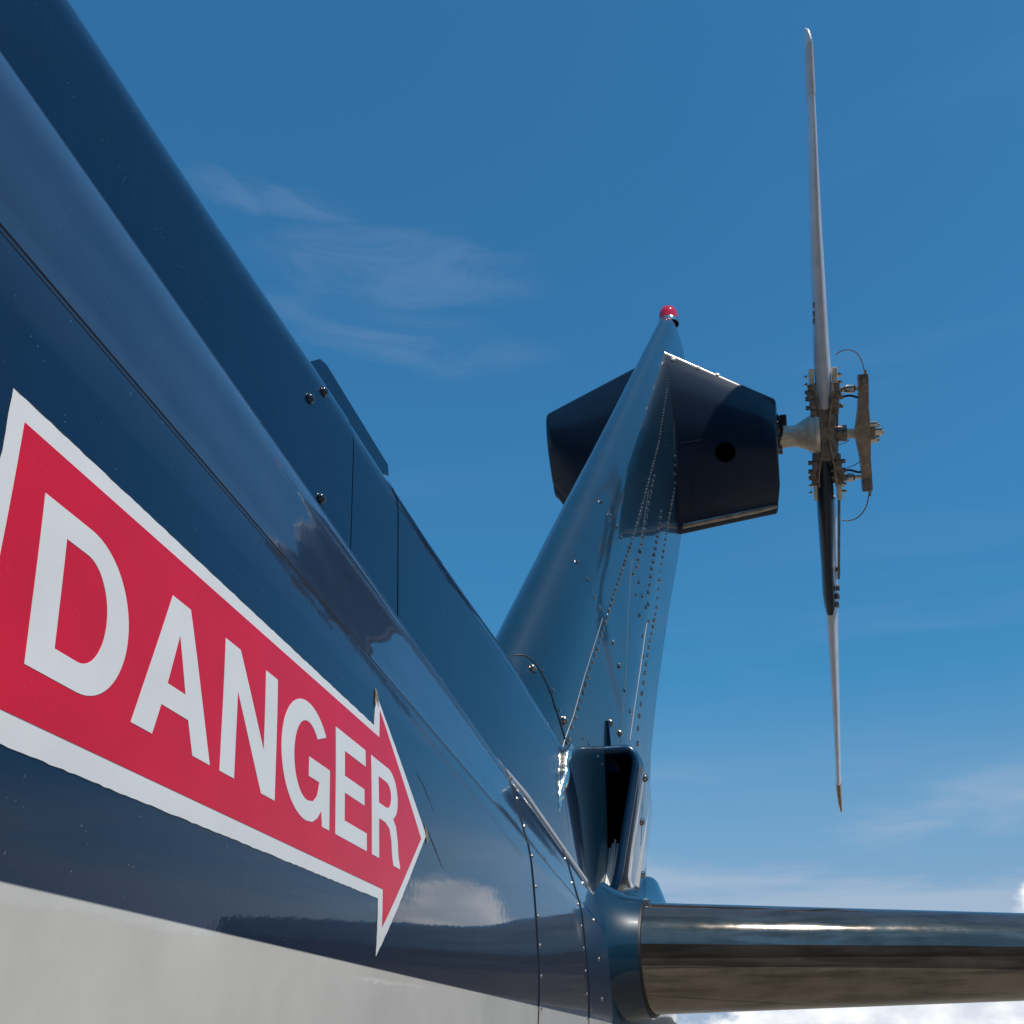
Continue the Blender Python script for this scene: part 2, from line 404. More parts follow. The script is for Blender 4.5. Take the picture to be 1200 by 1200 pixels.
# low wooded ridge, to the right of the picture and round behind the camera (seen only mirrored in the paint)
bm = bmesh.new()
a0, a1 = R(15), R(305)                               # azimuth from aft, clockwise
rings = []
for k in range(241):
    a = a0 + (a1 - a0) * k / 240
    edge = min(1, k / 14, (240 - k) / 14)
    hgt = (78 + 60 * mnoise.noise(Vector((k * 0.07, 1.3, 0))) + 22 * mnoise.noise(Vector((k * 0.33, 4.3, 0))) + 9 * mnoise.noise(Vector((k * 1.3, 2.3, 0)))) * max(edge, 0.02)
    ring = []
    for rr, hh in ((1300, -2), (1420, 0.45), (1560, 0.85), (1700, 1.0), (2100, -0.02)):
        z = hh if hh < 0 else hgt * hh
        ring.append((rr * math.sin(a), rr * math.cos(a), z))
    rings.append(ring)
loft(bm, rings, closed=False)
h_ = obj('hills', bm, hill_m, None, smooth=60); h_['kind'] = 'structure'

# ------------------------------------------------------------------ tail boom (a cone whose lines meet behind the fin)
APEX = Vector((-0.5, 2.874, 1.6 - 0.0096))
YR = 1.1
half = [(-0.500, 0.284), (-0.455, 0.283), (-0.417, 0.277), (-0.3885, 0.265), (-0.3715, 0.2490), (-0.361, 0.2290),
        (-0.3548, 0.2075), (-0.3495, 0.189), (-0.3462, 0.1765),
        (-0.3438, 0.1692), (-0.3444, 0.1686), (-0.34355, 0.1680), (-0.3433, 0.1668), (-0.3440, 0.1662), (-0.3426, 0.1655),
        (-0.3395, 0.150), (-0.3375, 0.130), (-0.3355, 0.105), (-0.334, 0.079), (-0.3325, 0.045), (-0.3335, 0.008),
        (-0.338, -0.035), (-0.352, -0.078), (-0.385, -0.118), (-0.435, -0.143), (-0.500, -0.150)]
def dens(h):
    o = []
    for i in range(len(h) - 1):
        p0 = h[max(i - 1, 0)]; p1 = h[i]; p2 = h[i + 1]; p3 = h[min(i + 2, len(h) - 1)]
        sharp = 8 <= i <= 14
        n = 1 if sharp else 4
        for k in range(n):
            t = k / n
            if sharp: o.append(p1); continue
            q = []
            for c in (0, 1):
                a, b, cc_, d = p0[c], p1[c], p2[c], p3[c]
                if i == 7: d = 2 * cc_ - b
                if i == 15: a = 2 * b - cc_
                q.append(0.5 * (2 * b + (cc_ - a) * t + (2 * a - 5 * b + 4 * cc_ - d) * t * t + (3 * b - a - 3 * cc_ + d) * t ** 3))
            o.append(tuple(q))
    o.append(h[-1]); return o
HP = dens(half)
def groove_free(h):                                  # groove fades out on the last sleeve
    return h
def cone_pt(x, z, Y, grow=0.0):
    s = (1 - Y / APEX.y) / (1 - YR / APEX.y)
    dx, dz = (x + 0.5), (z - 0.06)
    if grow:
        L = math.hypot(dx, dz); dx *= 1 + grow / L; dz *= 1 + grow / L
    X = APEX.x + dx * s
    Zc = (0.06 + 1.6 - APEX.z) * s + APEX.z
    return Vector((X, Y, Zc + dz * s))
full = HP + [(-1.0 - x, z) for x, z in HP[-2:0:-1]]
def boom_ring(Y, grow=0.0): return [cone_pt(x, z, Y, grow) for x, z in full]
bm = bmesh.new()
ys = [-1.5 + 0.06 * k for k in range(43)]            # to 1.02
ys = [y for y in ys if y < 1.07] + [1.07]
loft(bm, [boom_ring(y) for y in ys], cap0=False, cap1=True)
bv_boom = bvh_of(bm)
# border between blue and white as a straight paint line
p0, _ = hit(bv_boom, 3, 1034); p1, _ = hit(bv_boom, 560, 1163)
bb = (p1.z - p0.z) / (p1.y - p0.y); aa = p0.z - bb * p0.y
boom_paint = split_paint(aa, bb)
boom = obj('tail_boom', bm, boom_paint, smooth=20)
# rear sleeve, lapped over the boom skin
bm = bmesh.new()
loft(bm, [boom_ring(1.065, 0.0), boom_ring(1.066, 0.0010), boom_ring(1.20, 0.0010), boom_ring(1.33, 0.0012), boom_ring(1.36, 0.0012)], cap0=False, cap1=True)
bv_sleeve = bvh_of(bm)
sleeve = obj('boom_sleeve', bm, boom_paint, smooth=14)
bm = bmesh.new()
rr = [boom_ring(1.36, 0.0022), boom_ring(1.362, 0.0030), boom_ring(1.47, 0.0034), boom_ring(1.56, 0.002)]
loft(bm, rr, cap0=False, cap1=True)
bv_end = bvh_of(bm)
bend = obj('boom_end_ring', bm, boom_paint, smooth=14)

# ------------------------------------------------------------------ driveshaft cover on top of the boom
def cover_top(Y): return 1.6 + np.interp(Y, [-1.5, 0.33, 0.48, 0.68, 0.96, 1.27, 1.5, 1.8], [0.93, 0.622, 0.593, 0.561, 0.507, 0.461, 0.418, 0.36])
def cover_hw(Y): return float(np.interp(Y, [-1.5, 0.3, 1.2, 1.5, 1.62, 1.72], [0.16, 0.095, 0.09, 0.082, 0.070, 0.052]))
def cover_ring(Y, grow=0.0, sink=0.0):
    hw = cover_hw(Y) + grow; tz = cover_top(Y) + grow - sink
    r_ = min(0.062, hw * 0.72); pts = []
    base = 1.6 + 0.20 * (1 - Y / 2.874) / 0.617 * 1.0
    for k in range(7): pts.append((hw + 0.012 * (1 - k / 6), base + (tz - r_ - base) * k / 6))
    for k in range(1, 13):
        a = math.pi / 2 * k / 12
        pts.append((hw - r_ + r_ * math.cos(a) ** 0.9, tz - r_ + r_ * math.sin(a)))
    L = [(-0.5 + x, Y, z) for x, z in pts]
    return L + [(-0.5 - x, Y, z) for x, z in reversed(pts)]
bm = bmesh.new()
cy = [-1.5 + 0.08 * k for k in range(29)]
Ya, Yb, Yc = (onX(a_, b_, -0.41).y for a_, b_ in ((407, 585), (462, 655), (521, 735)))
cy = [y for y in cy if y < Ya - 0.03] + [Ya - 0.0015]
loft(bm, [cover_ring(y) for y in cy], closed=True)
bv_c1 = bvh_of(bm)
cov = obj('driveshaft_cover', bm, paint, smooth=20)
covers = [cov]
bvs_c = [bv_c1]
for a, b, gname in ((Ya + 0.0015, Yb - 0.0004, 0), (Yb + 0.0004, Yc - 0.0005, 1), (Yc + 0.0005, 1.72, 2)):
    bm = bmesh.new()
    n = 8 if b < 1.5 else 16
    ysx = [a + (b - a) * k / n for k in range(n + 1)]
    rs_ = []
    for y in ysx:
        sink = 0.10 * max(0, (y - 1.5) / 0.22) ** 2
        rs_.append(cover_ring(y, -0.0006 if gname == 0 else (0.0 if gname == 1 else -0.0003), sink))
    loft(bm, rs_)
    bvs_c.append(bvh_of(bm))
    covers.append(obj('driveshaft_cover', bm, paint, smooth=20))
# hinge plate standing on the far side of the cover
bm = bmesh.new()
pl = []
for (px, py) in ((362, 424), (372, 421), (380, 428), (452, 545), (453, 558), (446, 556)):
    pl.append(onX(px, py, -0.495))
low_ = [Vector((p.x, p.y, p.z - 0.14)) for p in reversed(pl)]
prof = pl + low_[1:-1]
loft(bm, [[p + Vector((dx, 0, 0)) for p in prof] for dx in (0.003, -0.003)])
obj('hinge_plate', bm, paint, smooth=25)

# seams and bumpers on cover
for (px, py, rr_) in ((363, 467, 0.0046), (379, 459, 0.0046), (376, 584, 0.0046)):
    l, n = hit(bv_c1, px, py)
    if not l:
        l, n = hit(bvs_c[1], px, py)
    if not l:
        l, n = hit(bvs_c[2], px, py)
    if l:
        if n.dot(CAM - l) < 0: n = -n
        bm = bmesh.new(); dome(bm, l + n * 0.0006, n, rr_, 0.85, 14, 5)
        cyl(bm, l - n * 0.001, l + n * 0.0008, rr_ * 1.25, 14)
        obj('screw_head', bm, screw_m)

# ------------------------------------------------------------------ vertical fin
def fin_le(z): z -= 1.6; return 1.469 + (z - 0.548) * (3.404 - 1.469) / (2.556 - 0.548)
def fin_te(z): z -= 1.6; return float(np.interp(z, [-0.2, 0.25, 0.657, 1.078, 1.56, 2.1, 2.72], [2.30, 2.36, 2.54, 2.90, 3.36, 3.72, 4.02]))
def fin_th(z): z -= 1.6; return float(np.interp(z, [-0.1, 0.16, 0.45, 1.0, 2.2, 2.72], [0.050, 0.053, 0.072, 0.066, 0.048, 0.034]))
def fin_ring(z, s=1.0):
    a, b, th = fin_le(z), fin_te(z), fin_th(z) * s
    c = b - a; pts = []
    n = 22
    for k in range(n + 1):
        t = (k / n) ** 2
        # blunt nose, flat rear half
        h = math.sqrt(min(t / 0.16, 1) * (2 - min(t / 0.16, 1))) if t < 0.16 else 1.0
        h *= 1.0 if t < 0.55 else 1 - (t - 0.55) / 0.45 * 0.72
        pts.append((t, h * th))
    right = [(-0.5 + h, a + c * t, z) for t, h in pts]
    left = [(-0.5 - h, a + c * t, z) for t, h in reversed(pts[1:])]
    return right + left
bm = bmesh.new()
zs = [1.6 + q for q in (0.0, 0.15, 0.3, 0.45, 0.6, 0.8, 1.0, 1.2, 1.4, 1.6, 1.8, 2.0, 2.2, 2.4, 2.55, 2.64)]
rings = [fin_ring(z) for z in zs]
for dz, s, q in ((0.028, 0.94, 0.05), (0.048, 0.75, 0.12), (0.058, 0.4, 0.2)):
    z = 1.6 + 2.64 + dz
    rg = fin_ring(z, s); my = (fin_le(z) + fin_te(z)) / 2
    rings.append([(x, my + (y - my) * (1 - q), zz) for x, y, zz in rg])
loft(bm, rings)
bv_fin = bvh_of(bm)
fin = obj('vertical_fin', bm, fin_paint, smooth=24)
# rivets
rivets('rivet_rows', bv_fin, [
    ([(786, 432), (772, 520), (748, 610), (722, 690), (700, 760), (672, 845), (650, 930), (643, 962)], 0.028, 0.0060),
    ([(704, 588), (716, 606), (728, 630)], 0.045, 0.0062),
    ([(676, 658), (686, 674), (696, 698), (703, 712)], 0.045, 0.0062),
    ([(711, 728), (722, 765), (731, 805), (738, 833)], 0.05, 0.0062),
    ([(684, 865), (696, 878), (706, 896)], 0.03, 0.0035),
    ([(791, 535), (791, 570), (783, 612), (775, 660), (769, 715), (760, 760), (754, 800), (748, 850), (747, 872)], 0.040, 0.0070),
    ([(767, 558), (760, 590), (752, 635), (746, 665), (750, 690), (757, 712)], 0.042, 0.0075),
    ([(775, 600), (770, 630), (764, 665), (759, 700), (760, 728)], 0.042, 0.0075),
    ([(742, 672), (746, 700), (752, 735), (754, 770)], 0.05, 0.0062),
    ([(796, 378), (797, 392), (797, 402)], 0.05, 0.0050),
], finrivet, fin)
for pix_, w_ in (([(741, 655), (736, 720), (734, 790), (730, 835)], 0.0012), ([(760, 575), (752, 630), (748, 668)], 0.0010), ([(792, 440), (790, 500), (789, 560)], 0.0022)):
    bm = bmesh.new(); seam(bm, bv_fin, pix_, w_, 0.02)
    child(obj('panel_seam', bm, dark, heli), fin)
for k, line in enumerate(([(706, 725), (684, 795), (664, 860), (647, 915), (634, 955)], [(758, 730), (748, 800), (738, 868)])):
    P = surf_line(bv_fin, line, 0.03); bm = bmesh.new()
    tube(bm, [l + n * 0.0002 for l, n in P], 0.0011, 8)
    child(obj('lap_strip', bm, lap_m, heli), fin)
# fillet around the fin's foot
bm = bmesh.new()
seam(bm, bv_fin, [(602, 768), (616, 768), (626, 776), (640, 800), (650, 828), (658, 852), (664, 872)], 0.0022, 0.01, 0.0012)
obj('fin_root_seam', bm, dark)
rivets('root_rivets', bv_fin, [([(636, 786), (646, 806), (656, 832)], 0.045, 0.0048)], navyrivet, heli)
for px, py in ((624, 783), (661, 844), (715, 847), (726, 859)):
    l, n = hit(bv_fin, px, py)
    if l:
        if n.dot(CAM - l) < 0: n = -n
        bm = bmesh.new(); dome(bm, l + n * 0.001, n, 0.0068, 0.8, 12, 4); cyl(bm, l, l + n * 0.0015, 0.0085, 12)
        obj('screw_head', bm, rivet_m)
# bracket blade above the duct
bm = bmesh.new()
l, n = hit(bv_fin, 711, 845)
if l:
    l2, _ = hit(bv_fin, 711, 905)
    prof = [l, l + Vector((0.004, 0, 0.0)), l2 + Vector((0.012, 0, 0.03)), l2 + Vector((0.026, 0, 0)), l2]
    loft(bm, [[p + Vector((0, dy, 0)) for p in prof] for dy in (-0.002, 0.002)])
    obj('bracket_plate', bm, paint, smooth=25)

# beacon
tipc = onY(783, 372, (fin_le(4.24) + fin_te(4.24)) / 2 - 0.10)
tipc.x = -0.5 + 0.006
tipc = onX(783.5, 374, -0.5)
bm = bmesh.new()
rb = 0.041
prof = [(rb, -0.03), (rb, 0.012), (rb * 0.985, 0.022), (rb * 0.93, 0.034), (rb * 0.80, 0.047), (rb * 0.57, 0.057), (rb * 0.28, 0.0625), (0.0005, 0.064)]
rings = [[tipc + Vector((r_ * math.cos(a), r_ * math.sin(a), z)) for a in [2 * math.pi * k / 28 for k in range(28)]] for r_, z in prof]
loft(bm, rings)
beacon = obj('beacon_light', bm, red_l, label='red domed beacon on the tip of the fin')
bm = bmesh.new()
rings = [[tipc + Vector((r_ * math.cos(a), r_ * math.sin(a), z)) for a in [2 * math.pi * k / 28 for k in range(28)]] for r_, z in ((rb * 1.05, -0.03), (rb * 1.06, -0.012), (rb * 1.03, -0.009), (rb * 0.9, -0.008))]
loft(bm, rings)
child(obj('beacon_rim', bm, steel, heli), beacon)

# ------------------------------------------------------------------ gearbox fairing across the fin
def gsec(X, yt, zt, yb, zb, depth=0.55, rn=0.07, squash=1.0, dx=0.0, tap=0.0):
    """section in the Y-Z plane: blunt nose at the top front, raked front face, rolled lower edge"""
    P = []
    f = Vector((yb - yt, zb - zt)); L = f.length; f.normalize(); nrm_ = Vector((-abs(f.y), f.x * 1.0))
    nrm_ = Vector((f.y, -f.x)); nrm_ = nrm_ if nrm_.x < 0 else -nrm_   # faces forward (-Y)
    back = Vector((1, -0.22)).normalized()
    top = Vector((yt, zt)); bot = Vector((yb, zb))
    # top rear -> nose -> face -> lower roll -> rear
    P.append(top + back * depth * 0.95)
    P.append(top + back * depth * 0.5)
    P.append(top + back * depth * 0.2)
    P.append(top + back * 0.05 + Vector((0, 0.002)))
    P.append(top + Vector((0.010, 0.002)))
    P.append(top + Vector((0, -0.004)))
    for q, bulge in ((0.045, 0.009), (0.10, 0.018), (0.18, 0.027), (0.28, 0.034), (0.45, 0.038), (0.66, 0.025), (0.84, 0.010)):
        P.append(top + f * L * q + nrm_ * bulge * squash)
    P.append(bot - f * 0.035 + nrm_ * -0.002)
    P.append(bot - f * 0.016 + Vector((0.004, 0)))
    P.append(bot + Vector((0.012, 0)))
    P.append(bot + Vector((0.03, 0.004)))
    P.append(bot + Vector((0.10, 0.06)))
    P.append(bot + Vector((0.25, 0.12)))
    Q = spline([(p.x, p.y, 0) for p in P], 3)
    return [Vector((X + dx * max(0, min(1.1, (zt - q.y) / (zt - zb))) - tap * max(0, q.x - yt - 0.06), q.x, q.y)) for q in Q]
iT = onY(789, 416, 3.15); oT = onY(907, 467, 3.25); iB = onY(796, 622, 3.30); oB = onY(915, 598, 3.35)
bm = bmesh.new()
secs = []
def half_secs(sign):
    S_ = []
    for k in range(9):
        t = k / 8
        X = (iT.x - 0.05) + (oT.x - iT.x + 0.05) * t
        hx = X + 0.5
        s_ = (X - iT.x) / (oT.x - iT.x)
        T = iT.lerp(oT, s_); B = iB.lerp(oB, s_)
        S_.append((sign * hx, T.y, T.z, B.y, B.z, sign * (B.x - T.x) * max(0, s_)))
    return S_
Rr = half_secs(1)
for hx, yt, zt, yb, zb, dx_ in Rr: secs.append(gsec(-0.5 + hx, yt, zt, yb, zb, dx=dx_, tap=0.30 * hx / 0.4))
# outer face: slight roll-in
hx, yt, zt, yb, zb, dx_ = Rr[-1]
secs.append(gsec(-0.5 + hx + 0.004, yt + 0.006, zt - 0.006, yb + 0.004, zb + 0.006, 0.54, dx=dx_, tap=0.31))
# the lower corner stands a little further out, as in the photograph
loft(bm, secs)
bv_g = bvh_of(bm)
gear = obj('gearbox_fairing', bm, gear_paint, smooth=40)
# left half, rounded tip
bm = bmesh.new(); secs = []
lt = onY(643, 484, 3.22); 
for k in range(17):
    t = k / 16
    hx = 0.04 + (abs(lt.x + 0.5) - 0.04) * t
    s_ = hx / abs(lt.x + 0.5)
    z_t = (iT.z + 0.02) + (lt.z - iT.z - 0.02) * s_
    cut = 0.0 if t < 0.8 else 0.03 * ((t - 0.8) / 0.2)
    zb_ = iB.z + 0.03 * s_ + (0.19 * max(0, (t - 0.35) / 0.65) ** 2.4)
    yb_ = 3.32
    secs.append(gsec(-0.5 - hx, 3.17 + 0.05 * s_, z_t, yb_, zb_, 0.5, squash=1 - 0.3 * s_))
X_l = secs[-1][0].x
for e_, q_ in ((0.010, 0.05), (0.014, 0.12)):
    src = secs[16]; cx = sum((p.y for p in src)) / len(src); cz = sum((p.z for p in src)) / len(src)
    secs.append([Vector((X_l - e_, cx + (p.y - cx) * (1 - q_), cz + (p.z - cz) * (1 - q_))) for p in src])
loft(bm, secs)
obj('gearbox_fairing', bm, gear_paint, smooth=40)
# port hole
l, n = hit(bv_g, 850, 530)
if n.dot(CAM - l) < 0: n = -n
a_, b_, c_, d_ = (hit(bv_g, *q)[0] for q in ((800, 614), (911, 591), (911, 597), (800, 620)))
bm = bmesh.new(); rings = []
for k in range(13):
    t = k / 12; p, q = a_.lerp(b_, t), d_.lerp(c_, t); nn = Vector((0, -1, -0.2)).normalized()
    rings.append([p + nn * 0.0002, p.lerp(q, 0.3) + nn * 0.003, p.lerp(q, 0.7) + nn * 0.0035, q + nn * 0.001, q - nn * 0.004, p - nn * 0.004])
loft(bm, rings); child(obj('edge_reflection_strip', bm, edge_m, heli, smooth=50), gear)  # strip added in the colour of the rolled edge's bright reflection
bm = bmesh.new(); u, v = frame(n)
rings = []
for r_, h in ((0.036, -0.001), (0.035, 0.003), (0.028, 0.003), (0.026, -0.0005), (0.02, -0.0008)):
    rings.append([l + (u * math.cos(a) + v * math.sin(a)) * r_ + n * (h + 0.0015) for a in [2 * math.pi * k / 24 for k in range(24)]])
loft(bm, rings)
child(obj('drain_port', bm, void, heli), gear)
for px, py in ((789, 421), (818, 431), (841, 439)):
    l, n = hit(bv_g, px, py)
    if l:
        if n.dot(CAM - l) < 0: n = -n
        bm = bmesh.new(); dome(bm, l, n, 0.009, 0.5, 12, 3); child(obj('screw_head', bm, beige, heli), gear)
for pix_ in ([(797, 520), (840, 512), (880, 503), (910, 494)], [(797, 566), (812, 561), (812, 600)]):
    bm = bmesh.new(); seam(bm, bv_g, pix_, 0.0017, 0.02)
    child(obj('panel_seam', bm, dark, heli), gear)

# ------------------------------------------------------------------ tail rotor
HUB = onY(965, 509, 3.40)
sc_m = (HUB - CAM).dot(_M @ Vector((0, 0, -1))) / 1200       # metres per pixel at the hub
dn = _M @ Vector(((1513.8 - 600), 600 - 13230, -1200)).normalized()
up_ = -dn
ax_ = Vector((1, 0, 0)); ax_ = (ax_ - up_ * ax_.dot(up_)).normalized()
ch_ = up_.cross(ax_).normalized()
if ch_.y > 0: ch_ = -ch_                                        # chordwise, towards the camera
RM = Matrix((ax_, ch_, up_)).transposed().to_4x4(); RM.translation = HUB
_imgx = _M @ Vector((1, 0, 0)); kx = 1 / max(0.3, ax_.dot(_imgx))
def rp(px, py, c=0.0):
    """point in the rotor's own frame from offsets measured at the hub (x axial, y chord, z span)"""
    # blade line leans slightly: remove it from the axial offset
    return Vector((((px - 965) - 0.0425 * (py - 509)) * sc_m * kx, c, (509 - py) * sc_m))
def rT(bm):
    for v in bm.verts: v.co = RM @ v.co
    return bm
def robj(name, bm, m, parent=heli, **k):
    rT(bm); return child(obj(name, bm, m, heli, **k), parent)
bm = bmesh.new()
box(bm, rp(967, 509), (0.075, 0.10, 0.19), bev=0.012)
tube(bm, [rp(967, 455), rp(967, 480), rp(967, 540), rp(967, 566)], [0.036, 0.046, 0.046, 0.036], 16)
cyl(bm, rp(950, 509), rp(990, 509), 0.030, 20)
rotor = robj('tail_rotor_hub', bm, grease)
# output shaft and gearbox nose
bm = bmesh.new()
tube(bm, [rp(913, 509), rp(918, 509), rp(928, 509), rp(935, 509), rp(946, 508), rp(957, 508), rp(961, 508)],
     [0.044, 0.044, 0.040, 0.040, 0.058, 0.082, 0.080], 28)
robj('output_shaft', bm, beige)
bm = bmesh.new()
for k in range(8):
    a = 2 * math.pi * k / 8
    c = rp(915, 509) + Vector((0, math.cos(a) * 0.055, math.sin(a) * 0.055))
    cyl(bm, c - Vector((0.015, 0, 0)), c + Vector((0.016, 0, 0)), 0.009, 8)
tube(bm, [rp(909, 509), rp(914, 509)], 0.066, 28)
robj('gearbox_flange', bm, grease, kind='stuff')
bm = bmesh.new()
box(bm, rp(921, 495, -0.03), (0.026, 0.05, 0.075), bev=0.006)
tube(bm, spline([rp(912, 480), rp(917, 488, 0.05), rp(920, 500, 0.06), rp(914, 522, 0.05), rp(913, 545, 0.02)], 5), 0.006, 8)
robj('gearbox_sensor', bm, dark)
bm = bmesh.new()
for (px, py) in ((910, 484), (913, 489), (912, 542), (914, 548)):
    cyl(bm, rp(px - 3, py, 0.03), rp(px + 3, py, 0.03), 0.008, 8)
robj('gearbox_bolts', bm, steel, kind='stuff')
# grips
def grip(sgn):
    f = lambda dx, dy, c=0.0: rp(967 + dx + 0.0425 * (-sgn * dy), 509 - sgn * dy, c)
    bm = bmesh.new()
    for dx in (-12.5, 12.5):
        for (cz, hz, cw, tw) in ((64, 26, 0.075, 5.5), (44, 24, 0.085, 6.5)):
            box(bm, f(dx * (1.0 if cz > 50 else 0.85), cz), (tw * sc_m * kx, cw, hz * sc_m), bev=0.004)
    pieces('grip_plate', bm, beige, rotor)
    bm = bmesh.new()
    for dx in (-17, 17):
        for dy, c in ((68, 0.0), (59, 0.02), (50, -0.02), (44, 0.02)):
            cyl(bm, f(dx - 5 * (dx > 0) - 0, dy, c), f(dx + 1.5 * (1 if dx > 0 else -1), dy, c), 0.008, 8)
            cyl(bm, f(dx, dy, c), f(dx + 3.5 * (1 if dx > 0 else -1), dy, c), 0.004, 8)
    robj('grip_bolts', bm, steel, rotor, kind='stuff')
    bm = bmesh.new()
    for dx in (-14, 14):
        for dy, c, s in ((55, 0.03, 0.020), (46, 0.035, 0.026), (36, 0.04, 0.03), (28, 0.03, 0.026)):
            box(bm, f(dx * (1 if dy > 40 else 0.8), dy, c), (s, s * 1.4, s * 1.2), bev=0.003)
    for dy in (32, 42, 50):
        cyl(bm, f(-20, dy, 0.03), f(20, dy, 0.03), 0.008, 10)
    robj('grip_fasteners', bm, grease, rotor, kind='stuff')
    bm = bmesh.new()
    for s_ in (-1, 1):
        tube(bm, spline([f(s_ * 9, 60, 0.06), f(s_ * 9, 45, 0.075), f(s_ * 6, 28, 0.08), f(s_ * 3, 6, 0.07)], 4), 0.0035, 6)
    pieces('safety_wire', bm, bronze, rotor)
grip(1); grip(-1)
# blades: leading edge faces the camera; sections vary from root to tip
def blade(sgn, stations, m, name='rotor_blade', twist0=0, label=None):
    bm = bmesh.new(); rings = []
    for (dy, offx, th, chd, tw, fwd) in stations:
        c0 = Vector((offx * sc_m * kx, 0, sgn * dy * (0.965 if sgn > 0 else 1.036) * sc_m)); ring = []
        n = 12
        prof = []
        for k in range(n + 1):
            t = (k / n) ** 1.8
            h = 2.6 * (0.2969 * math.sqrt(t) - 0.126 * t - 0.3516 * t * t + 0.2843 * t ** 3 - 0.1036 * t ** 4) / 0.26 * 0.5
            prof.append((t, h))
        loop = [(t, h) for t, h in prof] + [(t, -h) for t, h in reversed(prof[1:-1])]
        ca, sa = math.cos(R(tw)), math.sin(R(tw))
        for t, h in loop:
            y = (fwd - t * chd); x = h * th
            ring.append(c0 + Vector((x * ca + y * sa, -x * sa + y * ca, 0)))
        rings.append(ring)
    loft(bm, rings)
    return robj(name, bm, m, rotor, smooth=50, label=label)
px2m = sc_m
# upper (dy, axial px offset, thickness m, chord m, twist deg, forward m)
up_st = [(30, 2, 0.05, 0.10, 0, 0.05), (62, 2, 0.056, 0.16, 0, 0.06), (90, 1.5, 0.058, 0.20, 0, 0.07), (150, 1.5, 0.050, 0.22, 2, 0.07), (215, 1.0, 0.046, 0.22, 3, 0.07),
         (240, 1.0, 0.042, 0.22, 3, 0.07), (300, 1.5, 0.034, 0.22, 4, 0.07), (370, 2, 0.026, 0.21, 5, 0.07), (455, 2.0, 0.020, 0.19, 5, 0.07)]
ub = blade(1, up_st, blade_m, label='upper pale grey tail rotor blade')
blade(1, [(455, 2.0, 0.021, 0.192, 5, 0.0706), (462, 1.5, 0.02, 0.18, 5, 0.06), (470, 0.5, 0.018, 0.12, 5, 0.04), (476, -0.5, 0.01, 0.05, 5, 0.0)], tip_glint, 'blade_tip')
blade(1, [(395, 2.0, 0.0275, 0.213, 5, 0.0716), (453, 2.0, 0.0225, 0.194, 5, 0.0716)], mat('tan_erosion_strip', (0.62, 0.54, 0.50), 0.4, metal=0.1, mottle=0.2), 'erosion_strip')
dn_st = [(30, -1, 0.05, 0.10, 0, 0.05), (60, -1, 0.060, 0.15, 0, 0.06), (90, -1, 0.060, 0.19, -2, 0.07), (150, -1, 0.048, 0.20, -4, 0.07), (180, -0.5, 0.050, 0.20, -5, 0.071), (194, 0, 0.044, 0.20, -5, 0.07), (204, 0.3, 0.034, 0.19, -5, 0.066)]
blade(-1, dn_st, cuff_m, 'blade_boot')
blade(-1, [(72, 2.2, 0.048, 0.2, -4, 0.045), (90, 1.8, 0.056, 0.22, -5, 0.055), (205, 1.0, 0.040, 0.22, -5, 0.062), (240, 1.0, 0.036, 0.21, -5, 0.066), (300, 1.0, 0.028, 0.21, -4, 0.066), (370, 0.5, 0.021, 0.20, -3, 0.066), (403, 0.2, 0.019, 0.19, -3, 0.066)], blade_m, label='lower pale grey tail rotor blade')
blade(-1, [(403, 0.2, 0.020, 0.192, -3, 0.067), (412, 0.2, 0.020, 0.18, -3, 0.06), (428, 0.8, 0.016, 0.13, -3, 0.04), (443, 1.6, 0.006, 0.04, -4, 0.0)], tip_m, 'blade_tip')
# hardware blocks on the blades
bm = bmesh.new()
for px, py in ((954, 360), (954, 370), (954, 378)): box(bm, rp(px + 1, py, 0.03), (0.012, 0.04, 0.02), bev=0.002)
for px, py in ((968, 690), (968.5, 700), (981.5, 668), (981, 690), (981, 700), (980.5, 710)): box(bm, rp(px, py, 0.02), (0.012, 0.04, 0.018), bev=0.002)
pieces('balance_weight', bm, grease, rotor)
bm = bmesh.new(); tube(bm, [rp(982, 585, 0.02), rp(982, 640, 0.02), rp(982, 680, 0.02)], 0.005, 8)
robj('boot_strap', bm, bronze, rotor)
# crosshead and pitch links
bm = bmesh.new()
tube(bm, [rp(984, 510), rp(990, 510), rp(1002, 510), rp(1018, 510)], [0.020, 0.018, 0.018, 0.020], 16)
robj('control_rod', bm, beige, rotor)
bm = bmesh.new()
def arm(sg):
    rings = []
    for (dx, dy, wx, wc) in ((1006, 0, 8.5, 0.05), (1007, 12, 7.5, 0.05), (1008, 30, 5.8, 0.045), (1009, 50, 5.5, 0.04), (1010, 64, 5, 0.036)):
        c = rp(dx, 510) + Vector((0, 0, sg * dy * sc_m)); c.x += 0.0
        if sg < 0: c.x += 0.000
        hx = wx * sc_m
        rings.append([c + Vector((a * hx, b * wc, 0)) for a, b in ((1, 1), (-1, 1), (-1, -1), (1, -1))])
    loft(bm, rings)
arm(1); arm(-1)
pieces('crosshead_arm', bm, bronze, rotor)
bm = bmesh.new()
for sg in (1, -1):
    c = rp(1009, 510) + Vector((0.003 * 0, 0, sg * 60 * sc_m))
    box(bm, c, (11 * sc_m, 0.09, 15 * sc_m), bev=0.004)
box(bm, rp(1012, 510), (0.05, 0.07, 0.05), bev=0.008)
pieces('arm_end_clamp', bm, grease, rotor)
bm = bmesh.new()
for px, py, r_ in ((1019, 501, 0.014), (1024, 509, 0.019), (1019, 518, 0.015)):
    tube(bm, [rp(px - 6, py), rp(px + 3, py), rp(px + 4, py), rp(px + 5.5, py), rp(px + 6, py)], [r_, r_, r_ * 0.75, r_ * 0.5, r_ * 0.1], 12)
pieces('crosshead_nut', bm, steel, rotor)
bm = bmesh.new()
